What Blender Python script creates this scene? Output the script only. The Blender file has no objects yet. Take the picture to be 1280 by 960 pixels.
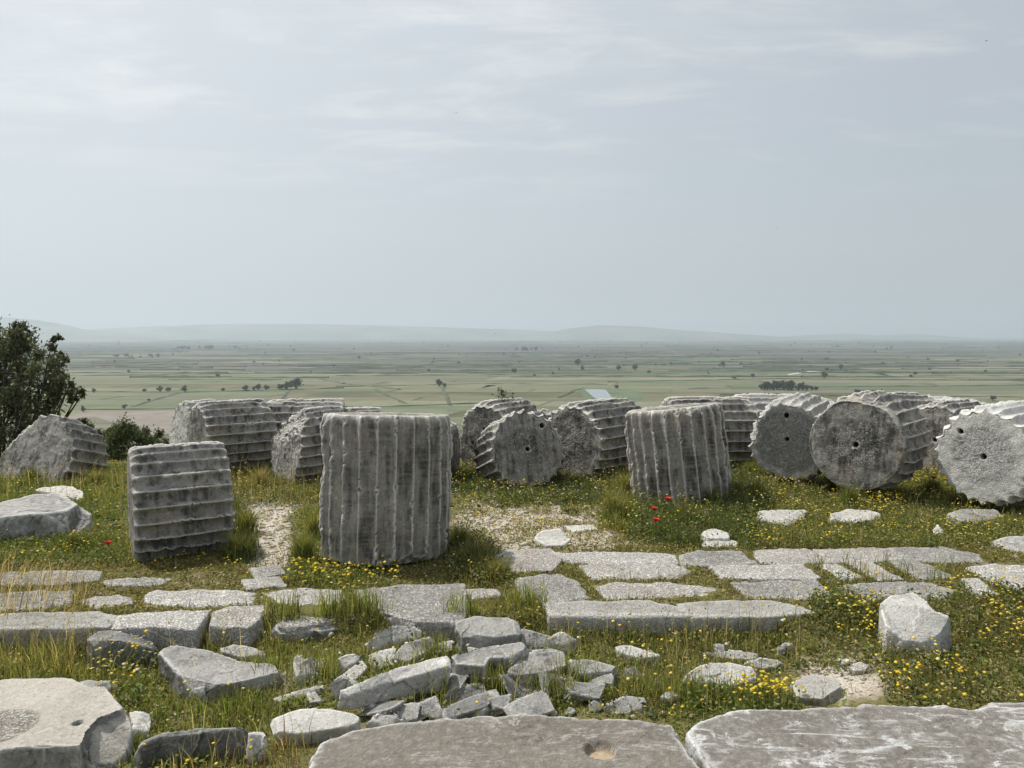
import bpy, bmesh, math, random
import numpy as np
from mathutils import Vector, Matrix

random.seed(7); rng = np.random.default_rng(11)
R_ = math.radians
scene = bpy.context.scene
COL = scene.collection

# ------------------------------------------------------------------ camera
F = 930.0; PITCH = math.atan(61 / F); CZ = 2.13
CAM = np.array([0, 0, CZ])
FW = np.array([0, math.cos(PITCH), -math.sin(PITCH)]); UP = np.array([0, math.sin(PITCH), math.cos(PITCH)])

def ray(px, py):
    return np.array([(px - 640) / F, 0, 0]) + UP * ((480 - py) / F) + FW
def at_z(px, py, z=0.0):
    d = ray(px, py); return CAM + d * ((z - CZ) / d[2])
def at_y(px, py, Y):
    d = ray(px, py); return CAM + d * (Y / d[1])

cam = bpy.data.objects.new('camera', bpy.data.cameras.new('camera')); COL.objects.link(cam)
cam.location = CAM; cam.rotation_euler = (math.pi / 2 - PITCH, 0, 0)
cam.data.sensor_width = 36; cam.data.lens = 36 * F / 1280
cam.data.clip_start = 0.05; cam.data.clip_end = 120000
scene.camera = cam

# ------------------------------------------------------------------ noise
def _h(ix, iy, iz, seed):
    n = (ix.astype(np.int64) * 374761393 + iy.astype(np.int64) * 668265263 + iz.astype(np.int64) * 2147483647 + seed * 1274126177) & 0xffffffff
    n = ((n ^ (n >> 13)) * 1274126177) & 0xffffffff
    n = n ^ (n >> 16)
    return n
def vnoise(P, seed=0):
    """gradient noise, about -1..1"""
    P = np.asarray(P, float); I = np.floor(P); f = P - I
    u = f * f * f * (f * (f * 6 - 15) + 10); I = I.astype(np.int64)
    out = np.zeros(len(P))
    for dx in (0, 1):
        for dy in (0, 1):
            for dz in (0, 1):
                h = _h(I[:, 0] + dx, I[:, 1] + dy, I[:, 2] + dz, seed)
                gx = (h & 1023) / 511.5 - 1; gy = ((h >> 10) & 1023) / 511.5 - 1; gz = ((h >> 20) & 1023) / 511.5 - 1
                d = gx * (f[:, 0] - dx) + gy * (f[:, 1] - dy) + gz * (f[:, 2] - dz)
                w = (u[:, 0] if dx else 1 - u[:, 0]) * (u[:, 1] if dy else 1 - u[:, 1]) * (u[:, 2] if dz else 1 - u[:, 2])
                out += d * w
    return out * 1.3
def fbm(P, oct=4, seed=0, gain=.5):
    P = np.asarray(P, float); a = 1; s = np.zeros(len(P)); t = 0
    for o in range(oct):
        s += a * vnoise(P * 2 ** o + 17.3 * o, seed + o); t += a; a *= gain
    return s / t * 1.5
def facets(P, seed=0, tilt=.35):
    """broken-stone relief: every Voronoi cell is a small tilted plane"""
    P = np.asarray(P, float); P = P + .12 * np.stack([vnoise(P * 2.3 + 5, seed), vnoise(P * 2.3 + 11, seed), vnoise(P * 2.3 + 23, seed)], 1)
    I = np.floor(P).astype(np.int64); best = np.full(len(P), 1e9); val = np.zeros(len(P))
    for dx in (-1, 0, 1):
        for dy in (-1, 0, 1):
            for dz in (-1, 0, 1):
                J = I + [dx, dy, dz]; h = _h(J[:, 0], J[:, 1], J[:, 2], seed); h2 = _h(J[:, 0], J[:, 1], J[:, 2], seed + 77)
                c = J + np.stack([(h & 1023), (h >> 10) & 1023, (h >> 20) & 1023], 1) / 1023.0
                d = P - c; q = (d * d).sum(1); g = np.stack([(h2 & 1023), (h2 >> 10) & 1023, (h2 >> 20) & 1023], 1) / 511.5 - 1
                v = (d * g).sum(1) * tilt * 2 + (((h2 >> 5) & 255) / 127.5 - 1) * .35
                m = q < best; best[m] = q[m]; val[m] = v[m]
    return val
def sstep(a, b, x):
    t = np.clip((x - a) / (b - a), 0, 1); return t * t * (3 - 2 * t)

# ------------------------------------------------------------------ mesh helpers
def fast_mesh(name, V, faces_list):
    """V (n,3); faces_list: list of (m,k) int arrays"""
    me = bpy.data.meshes.new(name)
    V = np.ascontiguousarray(V, np.float32)
    me.vertices.add(len(V)); me.vertices.foreach_set('co', V.ravel())
    loops = np.concatenate([f.ravel() for f in faces_list]).astype(np.int32)
    tot = np.concatenate([np.full(len(f), f.shape[1]) for f in faces_list])
    start = np.concatenate([[0], np.cumsum(tot)[:-1]]).astype(np.int32)
    me.loops.add(len(loops)); me.loops.foreach_set('vertex_index', loops)
    me.polygons.add(len(tot)); me.polygons.foreach_set('loop_start', start)
    me.update(calc_edges=True); me.validate(verbose=False)
    return me
def smooth(me, v=True):
    me.polygons.foreach_set('use_smooth', np.full(len(me.polygons), v)); me.update()
def attr_f(me, name, vals):
    a = me.attributes.new(name, 'FLOAT', 'POINT'); a.data.foreach_set('value', np.asarray(vals, np.float32))
def attr_c(me, name, vals):
    a = me.attributes.new(name, 'FLOAT_COLOR', 'POINT')
    c = np.ones((len(vals), 4), np.float32); c[:, :3] = vals; a.data.foreach_set('color', c.ravel())
def link(name, me, mat=None, parent=None):
    o = bpy.data.objects.new(name, me); COL.objects.link(o)
    if mat: me.materials.append(mat)
    if parent: o.parent = parent
    return o
def tag(o, label=None, cat=None, group=None, kind=None):
    if label: o['label'] = label
    if cat: o['category'] = cat
    if group: o['group'] = group
    if kind: o['kind'] = kind
    return o
def coords(me):
    V = np.empty(len(me.vertices) * 3, np.float32); me.vertices.foreach_get('co', V); return V.reshape(-1, 3).astype(float)
def normals(me):
    N = np.empty(len(me.vertices) * 3, np.float32); me.vertex_normals.foreach_get('vector', N); return N.reshape(-1, 3).astype(float)
def convexity(me, iters=3):
    V = coords(me); E = np.empty(len(me.edges) * 2, np.int32); me.edges.foreach_get('vertices', E); E = E.reshape(-1, 2)
    n = len(V); a = np.concatenate([E[:, 0], E[:, 1]]); b = np.concatenate([E[:, 1], E[:, 0]])
    deg = np.maximum(np.bincount(a, minlength=n), 1); S = V.copy()
    for _ in range(iters):
        S = np.stack([np.bincount(a, weights=S[b, k], minlength=n) / deg for k in range(3)], 1) * .7 + S * .3
    return ((V - S) * normals(me)).sum(1)
def inpoly(x, y, poly):
    poly = np.asarray(poly); n = len(poly); c = np.zeros(len(x), bool); j = n - 1
    for i in range(n):
        xi, yi = poly[i]; xj, yj = poly[j]
        m = ((yi > y) != (yj > y)) & (x < (xj - xi) * (y - yi) / (yj - yi + 1e-12) + xi)
        c ^= m; j = i
    return c

# ------------------------------------------------------------------ materials
class NT:
    def __init__(self, name):
        self.m = bpy.data.materials.new(name); self.m.use_nodes = True
        self.t = self.m.node_tree; self.t.nodes.clear()
    def n(self, typ, **kw):
        nd = self.t.nodes.new(typ)
        for k, v in kw.items():
            if k.startswith('i_'):
                key = k[2:].replace('_', ' ')
                nd.inputs[key].default_value = v
            else: setattr(nd, k, v)
        return nd
    def l(self, a, b): self.t.links.new(a, b)
    def val(self, s, inp):
        if hasattr(s, 'is_linked') or hasattr(s, 'node'): self.l(s, inp)
        else: inp.default_value = s
    def math(self, op, a, b=0.0, c=0.0, clamp=False):
        nd = self.n('ShaderNodeMath', operation=op, use_clamp=clamp)
        self.val(a, nd.inputs[0]); self.val(b, nd.inputs[1]); self.val(c, nd.inputs[2])
        return nd.outputs[0]
    def ramp(self, x, lo, hi):
        nd = self.n('ShaderNodeMapRange', interpolation_type='SMOOTHSTEP'); self.l(x, nd.inputs[0])
        nd.inputs[1].default_value = lo; nd.inputs[2].default_value = hi
        return nd.outputs[0]
    def mix(self, f, a, b, blend='MIX'):
        nd = self.n('ShaderNodeMix', data_type='RGBA', blend_type=blend)
        self.val(f, nd.inputs[0])
        for s, i in ((a, 6), (b, 7)):
            if isinstance(s, tuple): nd.inputs[i].default_value = (*s, 1)
            else: self.l(s, nd.inputs[i])
        return nd.outputs[2]
    def noise(self, vec, scale, detail=4, rough=.55, dist=0.0):
        nd = self.n('ShaderNodeTexNoise'); self.l(vec, nd.inputs['Vector'])
        nd.inputs['Scale'].default_value = scale; nd.inputs['Detail'].default_value = detail
        nd.inputs['Roughness'].default_value = rough; nd.inputs['Distortion'].default_value = dist
        return nd.outputs[0]
    def voro(self, vec, scale, feature='F1', out='Distance'):
        nd = self.n('ShaderNodeTexVoronoi', feature=feature); self.l(vec, nd.inputs['Vector']); nd.inputs['Scale'].default_value = scale
        return nd.outputs[out]
    def mapping(self, vec, scale):
        nd = self.n('ShaderNodeMapping'); self.l(vec, nd.inputs[0]); nd.inputs['Scale'].default_value = scale; return nd.outputs[0]
    def attr(self, name, out='Fac'):
        nd = self.n('ShaderNodeAttribute', attribute_name=name); return nd.outputs[out]
    def bump(self, h, strength, dist, prev=None):
        nd = self.n('ShaderNodeBump'); nd.inputs['Strength'].default_value = strength; nd.inputs['Distance'].default_value = dist
        self.l(h, nd.inputs['Height'])
        if prev: self.l(prev, nd.inputs['Normal'])
        return nd.outputs[0]
    def out(self, col, rough=.85, normal=None, spec=.3):
        b = self.n('ShaderNodeBsdfPrincipled'); self.val(rough, b.inputs['Roughness']); b.inputs['Specular IOR Level'].default_value = spec
        if isinstance(col, tuple): b.inputs['Base Color'].default_value = (*col, 1)
        else: self.l(col, b.inputs['Base Color'])
        if normal: self.l(normal, b.inputs['Normal'])
        o = self.n('ShaderNodeOutputMaterial'); self.l(b.outputs[0], o.inputs['Surface'])
        return b

def stone(name, light, mid, dark, dark_lo, white, white_lo, pit=.5, streak=None, band=0.0, tint=None, vein=None):
    """weathered marble; dark_lo / white_lo : noise thresholds, lower = more of it"""
    t = NT(name)
    tc = t.n('ShaderNodeTexCoord').outputs['Object']
    oi = t.n('ShaderNodeObjectInfo').outputs['Random']
    off = t.n('ShaderNodeCombineXYZ')
    t.l(t.math('MULTIPLY', oi, 37.0), off.inputs[0]); t.l(t.math('MULTIPLY', oi, 91.0), off.inputs[1]); t.l(t.math('MULTIPLY', oi, 53.0), off.inputs[2])
    va = t.n('ShaderNodeVectorMath', operation='ADD'); t.l(tc, va.inputs[0]); t.l(off.outputs[0], va.inputs[1]); v = va.outputs[0]
    big = t.noise(v, 2.2, 5, .6, .4); med = t.noise(v, 9, 6, .65); fine = t.noise(v, 55, 5, .7); grain = t.noise(v, 190, 3, .7)
    c = t.mix(t.ramp(big, .35, .66), mid, light)
    c = t.mix(t.math('MULTIPLY', t.ramp(med, .42, .68), .6), c, light)
    if tint: c = t.mix(t.math('MULTIPLY', t.ramp(t.noise(v, 3.1, 4), .5, .7), .6), c, tint)
    # dark crust and lichen
    dk = t.math('ADD', t.math('MULTIPLY', t.noise(v, 4.3, 7, .7, .3), .75), t.math('MULTIPLY', fine, .25))
    if streak is not None:
        sv = t.mapping(v, streak); dk = t.math('ADD', t.math('MULTIPLY', dk, .5), t.math('MULTIPLY', t.noise(sv, 5, 5, .65), .5))
    c = t.mix(t.math('MULTIPLY', t.ramp(dk, dark_lo, dark_lo + .13), .85), c, dark)
    sp = t.ramp(t.noise(v, 34, 4, .75), .58, .68)
    c = t.mix(t.math('MULTIPLY', sp, .55), c, dark)
    if band:
        bv = t.mapping(v, (.6, .6, 9)); c = t.mix(t.math('MULTIPLY', t.ramp(t.noise(bv, 3, 4, .6), .45, .62), band), c, light)
    # pale lichen and fresh breaks
    wn = t.math('ADD', t.math('MULTIPLY', t.noise(v, 6.7, 8, .72, .5), .8), t.math('MULTIPLY', grain, .2))
    c = t.mix(t.math('MULTIPLY', t.ramp(wn, white_lo, white_lo + .07), .85), c, white)
    ws = t.ramp(t.noise(v, 70, 3, .7), .66, .72); c = t.mix(t.math('MULTIPLY', ws, .6), c, white)
    if vein:            # hairline cracks and pale veins running through the slab
        for k, (sc, wd, colr, amt) in enumerate(vein):
            nz = t.noise(t.mapping(v, sc), 1.0, 7, .6, .6); ln = t.math('SUBTRACT', 1.0, t.ramp(t.math('ABSOLUTE', t.math('SUBTRACT', nz, .5)), 0.0, wd))
            c = t.mix(t.math('MULTIPLY', t.math('MULTIPLY', ln, t.ramp(t.noise(v, 2.3 + k, 3), .42, .6)), amt), c, colr)
    wear = t.math('MULTIPLY', t.attr('wear'), t.ramp(med, .22, .45))
    c = t.mix(t.math('MULTIPLY', wear, .85), c, white)
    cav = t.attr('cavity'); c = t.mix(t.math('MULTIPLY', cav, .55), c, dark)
    c = t.mix(t.attr('sand'), c, (.42, .33, .23))
    pt = t.attr('pit')
    pv = t.noise(v, 62, 3, .62); pn = t.ramp(pv, .38, .56)
    c = t.mix(t.math('MULTIPLY', t.math('MULTIPLY', pt, t.math('SUBTRACT', 1.0, pn)), .24), c, dark)
    c = t.mix(t.math('MULTIPLY', t.math('MULTIPLY', pt, t.ramp(pv, .54, .68)), .3), c, white)
    hole = t.attr('hole'); c = t.mix(hole, c, (.015, .014, .013))
    # grain brightness
    g = t.math('ADD', t.math('MULTIPLY', fine, .5), t.math('MULTIPLY', grain, .5))
    gm = t.n('ShaderNodeMix', data_type='RGBA', blend_type='MULTIPLY'); gm.inputs[0].default_value = 1; t.l(c, gm.inputs[6])
    gr = t.n('ShaderNodeMapRange'); t.l(g, gr.inputs[0]); gr.inputs[1].default_value = .3; gr.inputs[2].default_value = .7; gr.inputs[3].default_value = .56; gr.inputs[4].default_value = 1.34
    t.l(gr.outputs[0], gm.inputs[7]); c = gm.outputs[2]
    # relief
    nrm = t.bump(med, .6, .035)
    nrm = t.bump(fine, .7, .014, nrm)
    nrm = t.bump(grain, .5, .005, nrm)
    h = t.math('MULTIPLY', pn, t.math('ADD', t.math('MULTIPLY', pt, .85), pit * .15))
    nrm = t.bump(h, .9, .02, nrm)
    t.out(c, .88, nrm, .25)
    return t.m

M = {}
M['drum'] = stone('weathered_marble', (.41, .39, .35), (.245, .236, .218), (.045, .044, .042), .46, (.74, .725, .68), .59, .4, streak=(2.4, .42, 2.4), tint=(.34, .28, .21))
M['drum_v'] = stone('weathered_marble_streaked', (.41, .385, .34), (.245, .232, .207), (.045, .043, .041), .465, (.74, .72, .67), .60, .3, streak=(2.4, 2.4, .35), band=.35, tint=(.36, .295, .225))
M['drum_pale'] = stone('pale_marble', (.46, .45, .42), (.36, .352, .33), (.10, .098, .092), .58, (.66, .645, .60), .56, .5)
M['drum_white'] = stone('bright_marble', (.74, .725, .685), (.60, .59, .56), (.15, .148, .14), .575, (.74, .73, .69), .55, .5)
M['pave'] = stone('paving_marble', (.62, .59, .54), (.47, .445, .405), (.12, .112, .10), .555, (.62, .60, .56), .60, 1.6, tint=(.40, .33, .27))
M['pave_white'] = stone('paving_marble_pale', (.70, .675, .63), (.54, .517, .475), (.14, .13, .115), .59, (.70, .685, .65), .55, 2.0)
M['pave_grey'] = stone('paving_marble_grey', (.44, .425, .395), (.31, .30, .278), (.09, .086, .08), .56, (.56, .55, .51), .63, 1.2)
M['rock'] = stone('rubble_marble', (.36, .352, .33), (.215, .21, .20), (.045, .045, .044), .50, (.62, .615, .59), .60, .5)
M['rock_white'] = stone('rubble_marble_white', (.55, .535, .50), (.385, .376, .35), (.075, .074, .07), .545, (.70, .69, .65), .56, .5)
M['rock_dark'] = stone('rubble_marble_dark', (.22, .218, .21), (.14, .139, .136), (.045, .045, .045), .52, (.5, .495, .47), .64, .5)
M['slab'] = stone('foreground_slab_marble', (.20, .18, .153), (.148, .132, .11), (.075, .067, .057), .58, (.60, .60, .585), .61, .35, vein=[((1.2, 1.6, 1), .006, (.05, .045, .04), .7), ((.9, 2.4, 1), .01, (.5, .49, .46), .5)])
M['slab_white'] = stone('foreground_slab_streaked', (.215, .20, .175), (.16, .146, .126), (.08, .073, .064), .60, (.62, .625, .62), .545, .35, vein=[((1.0, 1.5, 1), .005, (.05, .045, .04), .7), ((.5, 2.6, 1), .035, (.60, .605, .60), .8), ((1.6, 5.0, 1), .03, (.55, .55, .54), .6)])
M['cream'] = stone('pale_drum_top_marble', (.46, .43, .38), (.37, .345, .30), (.12, .112, .10), .60, (.60, .58, .53), .60, .35)

def leafy(name, trans=.45, tint=(1, 1, 1)):
    t = NT(name); c = t.attr('col', 'Color')
    d = t.n('ShaderNodeBsdfDiffuse'); t.l(c, d.inputs[0])
    tr = t.n('ShaderNodeBsdfTranslucent')
    c2 = t.mix(1.0, c, (1.25, 1.2, .75), 'MULTIPLY'); t.l(c2, tr.inputs[0])
    mx = t.n('ShaderNodeMixShader'); mx.inputs[0].default_value = trans; t.l(d.outputs[0], mx.inputs[1]); t.l(tr.outputs[0], mx.inputs[2])
    gl = t.n('ShaderNodeBsdfGlossy'); gl.inputs['Roughness'].default_value = .55; gl.inputs[0].default_value = (.5, .5, .5, 1)
    m2 = t.n('ShaderNodeMixShader'); m2.inputs[0].default_value = .05; t.l(mx.outputs[0], m2.inputs[1]); t.l(gl.outputs[0], m2.inputs[2])
    o = t.n('ShaderNodeOutputMaterial'); t.l(m2.outputs[0], o.inputs[0]); return t.m
M['grass'] = leafy('grass_blades', .52)
M['leaf'] = leafy('leaves', .4)
M['petal'] = leafy('petals', .35)

def bark():
    t = NT('bark'); v = t.n('ShaderNodeTexCoord').outputs['Object']
    n = t.noise(t.mapping(v, (6, 6, 1.5)), 3, 6, .7); c = t.mix(t.ramp(n, .35, .65), (.05, .04, .032), (.16, .135, .11))
    t.out(c, .9, t.bump(n, .6, .03)); return t.m
M['bark'] = bark()

def ground_mat():
    t = NT('ground_soil'); v = t.n('ShaderNodeTexCoord').outputs['Object']
    g = t.attr('green'); pale = t.attr('pale')
    n1 = t.noise(v, 1.7, 6, .65, .4); n2 = t.noise(v, 14, 6, .7); n3 = t.noise(v, 80, 4, .7)
    soil = t.mix(t.ramp(n2, .35, .65), (.20, .155, .105), (.36, .30, .22))
    grav = t.mix(t.ramp(t.voro(v, 42), .1, .6), (.29, .25, .20), (.48, .435, .37))
    c = t.mix(pale, soil, grav)
    moss = t.mix(t.ramp(n3, .35, .65), (.07, .072, .022), (.17, .155, .055))
    gm = t.math('ADD', t.math('MULTIPLY', g, 1.15), t.math('MULTIPLY', t.math('SUBTRACT', n1, .5), 1.4))
    gm = t.math('ADD', gm, t.math('MULTIPLY', t.math('SUBTRACT', n2, .5), .9))
    c = t.mix(t.ramp(gm, .3, .65), c, moss)
    # the far plain below the fields: dark scrubby banks
    sx = t.n('ShaderNodeSeparateXYZ'); t.l(v, sx.inputs[0])
    far = t.ramp(sx.outputs[1], 30, 60)
    fc = t.mix(t.ramp(t.noise(v, .01, 5, .6), .4, .6), (.075, .08, .04), (.14, .125, .07))
    c = t.mix(far, c, fc)
    h = t.math('ADD', t.math('MULTIPLY', n2, .6), t.math('MULTIPLY', t.voro(v, 42), .4))
    nrm = t.bump(h, .7, .03); nrm = t.bump(n3, .5, .01, nrm)
    t.out(c, .95, nrm, .15); return t.m
M['ground'] = ground_mat()

def field_mat():
    t = NT('field_crops'); v = t.n('ShaderNodeTexCoord').outputs['Object']; c = t.attr('col', 'Color')
    n = t.noise(v, .012, 6, .65, .5); n2 = t.noise(t.mapping(v, (.2, 1, 1)), .05, 5, .7)
    f = t.math('ADD', t.math('MULTIPLY', n, .9), t.math('MULTIPLY', n2, .6))
    mr = t.n('ShaderNodeMapRange'); t.l(f, mr.inputs[0]); mr.inputs[1].default_value = .45; mr.inputs[2].default_value = 1.05; mr.inputs[3].default_value = .72; mr.inputs[4].default_value = 1.25
    c = t.mix(1.0, c, mr.outputs[0], 'MULTIPLY')
    # tramlines
    rot = t.attr('row'); w = t.n('ShaderNodeSeparateXYZ'); t.l(v, w.inputs[0])
    s = t.math('ADD', t.math('MULTIPLY', w.outputs[0], rot), t.math('MULTIPLY', w.outputs[1], t.math('SUBTRACT', 1.0, t.math('ABSOLUTE', rot))))
    fr = t.math('FRACT', t.math('DIVIDE', s, 26.0)); ln = t.math('LESS_THAN', fr, .07)
    c = t.mix(t.math('MULTIPLY', ln, .32), c, (.10, .10, .05))
    t.out(c, .95, None, .1); return t.m
M['field'] = field_mat()

def simple(name, col, rough=.8, scale=20, var=.25, spec=.3):
    t = NT(name); v = t.n('ShaderNodeTexCoord').outputs['Object']; n = t.noise(v, scale, 5, .6)
    a = tuple(x * (1 - var) for x in col); b = tuple(min(1, x * (1 + var)) for x in col)
    t.out(t.mix(t.ramp(n, .35, .65), a, b), rough, None, spec); return t.m
M['hill'] = simple('hill_scrub', (.12, .125, .085), .95, .0012, .35)
M['water'] = simple('pond_water', (.16, .19, .19), .12, .05, .1, .6)
M['track'] = simple('track_gravel', (.55, .52, .45), .9, .05, .15)
M['gravel'] = simple('gravel_marble', (.37, .34, .29), .9, 9, .35)
M['bird'] = simple('bird_plumage', (.03, .03, .032), .7, 20, .3)
M['green_stem'] = simple('poppy_stem', (.08, .13, .03), .8, 20, .3)
M['poppy'] = simple('poppy_petal', (.55, .02, .012), .6, 60, .25)
M['poppy_mid'] = simple('poppy_centre', (.02, .018, .02), .7, 60, .25)

# ------------------------------------------------------------------ ground
EDGE = 15.4
def gz(x, y):
    x = np.asarray(x, float); y = np.asarray(y, float)
    dep = .195 - .085 * sstep(1.9, 2.6, x)
    edge = 5.58 + .25 * sstep(2.2, 3.0, x)
    tr = (1 - sstep(edge - .10 - .4 * sstep(1.9, 2.8, x), edge + .02, y))
    dep = dep * (1 - .34 * sstep(5.15, 5.5, y))
    z = -.019 - dep * tr + .022 * sstep(7.6, 9.0, y)
    z = z + .0 * x
    s = np.clip(y - EDGE + 2.9 * sstep(-3.5, -5.5, x) - .4 * np.sin(x * .35), 0, None)
    z = z - np.where(s < 2, s * s * .2, .8 + (s - 2) * .8)
    return np.maximum(z, -90.0)
def gz_n(x, y):
    x = np.asarray(x, float); y = np.asarray(y, float); P = np.stack([x, y, 0 * x], -1).reshape(-1, 3)
    near = (np.abs(y) < 40)
    return gz(x, y) + (.022 * fbm(P * 1.1, 3, 3) + .014 * fbm(P * 6, 3, 5)).reshape(x.shape) * near

# regions given in photo pixels on the ground (z about -0.05 or the trough floor)
def gpoly(pts, z=-.05): return np.array([at_z(a, b, z)[:2] for a, b in pts])
PALE = [gpoly([(288, 640), (330, 618), (400, 625), (400, 700), (360, 712), (300, 712)]),
        gpoly([(566, 650), (600, 615), (700, 622), (760, 630), (755, 655), (650, 690), (690, 700), (600, 705)]),
        gpoly([(1000, 830), (1070, 822), (1095, 850), (1105, 876), (1010, 880)], -.2),
        gpoly([(640, 660), (760, 650), (770, 690), (640, 690)])]

def build_ground():
    def axis(lo, hi, step, far_neg, far_pos):
        a = np.arange(lo, hi + 1e-6, step)
        up = []; s = step; v = hi
        while v < far_pos: s *= 1.16; v = min(v + s, far_pos); up.append(v)
        dn = []; s = step; v = lo
        while v > far_neg: s *= 1.16; v = max(v - s, far_neg); dn.append(v)
        return np.array(dn[::-1] + list(a) + up)
    xs = axis(-7.5, 7.5, .05, -30000, 30000); ys = axis(3.0, 11.0, .05, -300, 30000)
    X, Y = np.meshgrid(xs, ys); Z = gz_n(X, Y)
    V = np.stack([X, Y, Z], -1).reshape(-1, 3); nx = len(xs)
    i = (np.arange(len(ys) - 1)[:, None] * nx + np.arange(nx - 1)[None]).ravel()
    me = fast_mesh('ground', V, [np.stack([i, i + 1, i + nx + 1, i + nx], 1)]); smooth(me)
    x, y = V[:, 0], V[:, 1]; pale = np.zeros(len(V)); green = np.full(len(V), .55)
    for p in PALE: pale = np.maximum(pale, inpoly(x, y, p) * 1.0)
    # soften
    P2 = pale.reshape(X.shape)
    for _ in range(6):
        Q = P2.copy(); Q[1:-1, 1:-1] = (P2[:-2, 1:-1] + P2[2:, 1:-1] + P2[1:-1, :-2] + P2[1:-1, 2:]) / 4; P2 = Q
    pale = P2.ravel(); green = green * (1 - pale * .9) + .1 * (y > 8)
    attr_f(me, 'pale', pale); attr_f(me, 'green', green)
    o = link('ground', me, M['ground']); tag(o, kind='structure')
build_ground()

# ------------------------------------------------------------------ stones
FOOT = []          # xy footprints kept free of grass
def finish(me, amp, freq, chip, seed, wear_s, facet=0.0, planes=0, flatz=None):
    V = coords(me); o = seed * 7.31
    if planes:                       # break the corners off along flat fracture planes
        r = np.random.default_rng(seed)
        for _ in range(planes):
            n = r.normal(0, 1, 3); n[2] = abs(n[2]) * .75 + .05; n /= np.linalg.norm(n); pr = V @ n; ext = pr.max() - np.median(pr)
            d = pr - (pr.max() - r.uniform(.02, .17) * ext) + .003 * vnoise(V * 9 + o, seed); m = d > 0; V[m] -= n * d[m][:, None]
        me.vertices.foreach_set('co', V.astype(np.float32).ravel()); me.update()
    N = normals(me)
    cv = convexity(me, 4)
    e = np.clip(cv / .004, 0, 1)
    d = amp * fbm(V * freq + o, 4, seed) + amp * .45 * fbm(V * freq * 4 + o, 3, seed + 9)
    d -= chip * e * (np.clip(fbm(V * 7 + o, 3, seed + 4) + .25, 0, 1.2))
    if facet: d += (1.0 if flatz is None else 1 - (.93 if flatz < .1 else 1 - flatz) * sstep(.7, .93, N[:, 2])) * facet * (facets(V * freq * .8 + o, seed + 2) * .8 + facets(V * freq * 2.6 + o, seed + 3) * .16)
    V2 = V + N * d[:, None]
    me.vertices.foreach_set('co', V2.astype(np.float32).ravel()); me.update()
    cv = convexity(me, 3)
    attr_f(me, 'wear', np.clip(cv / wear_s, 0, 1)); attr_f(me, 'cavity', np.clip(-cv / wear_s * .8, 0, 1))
    return V2

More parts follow.
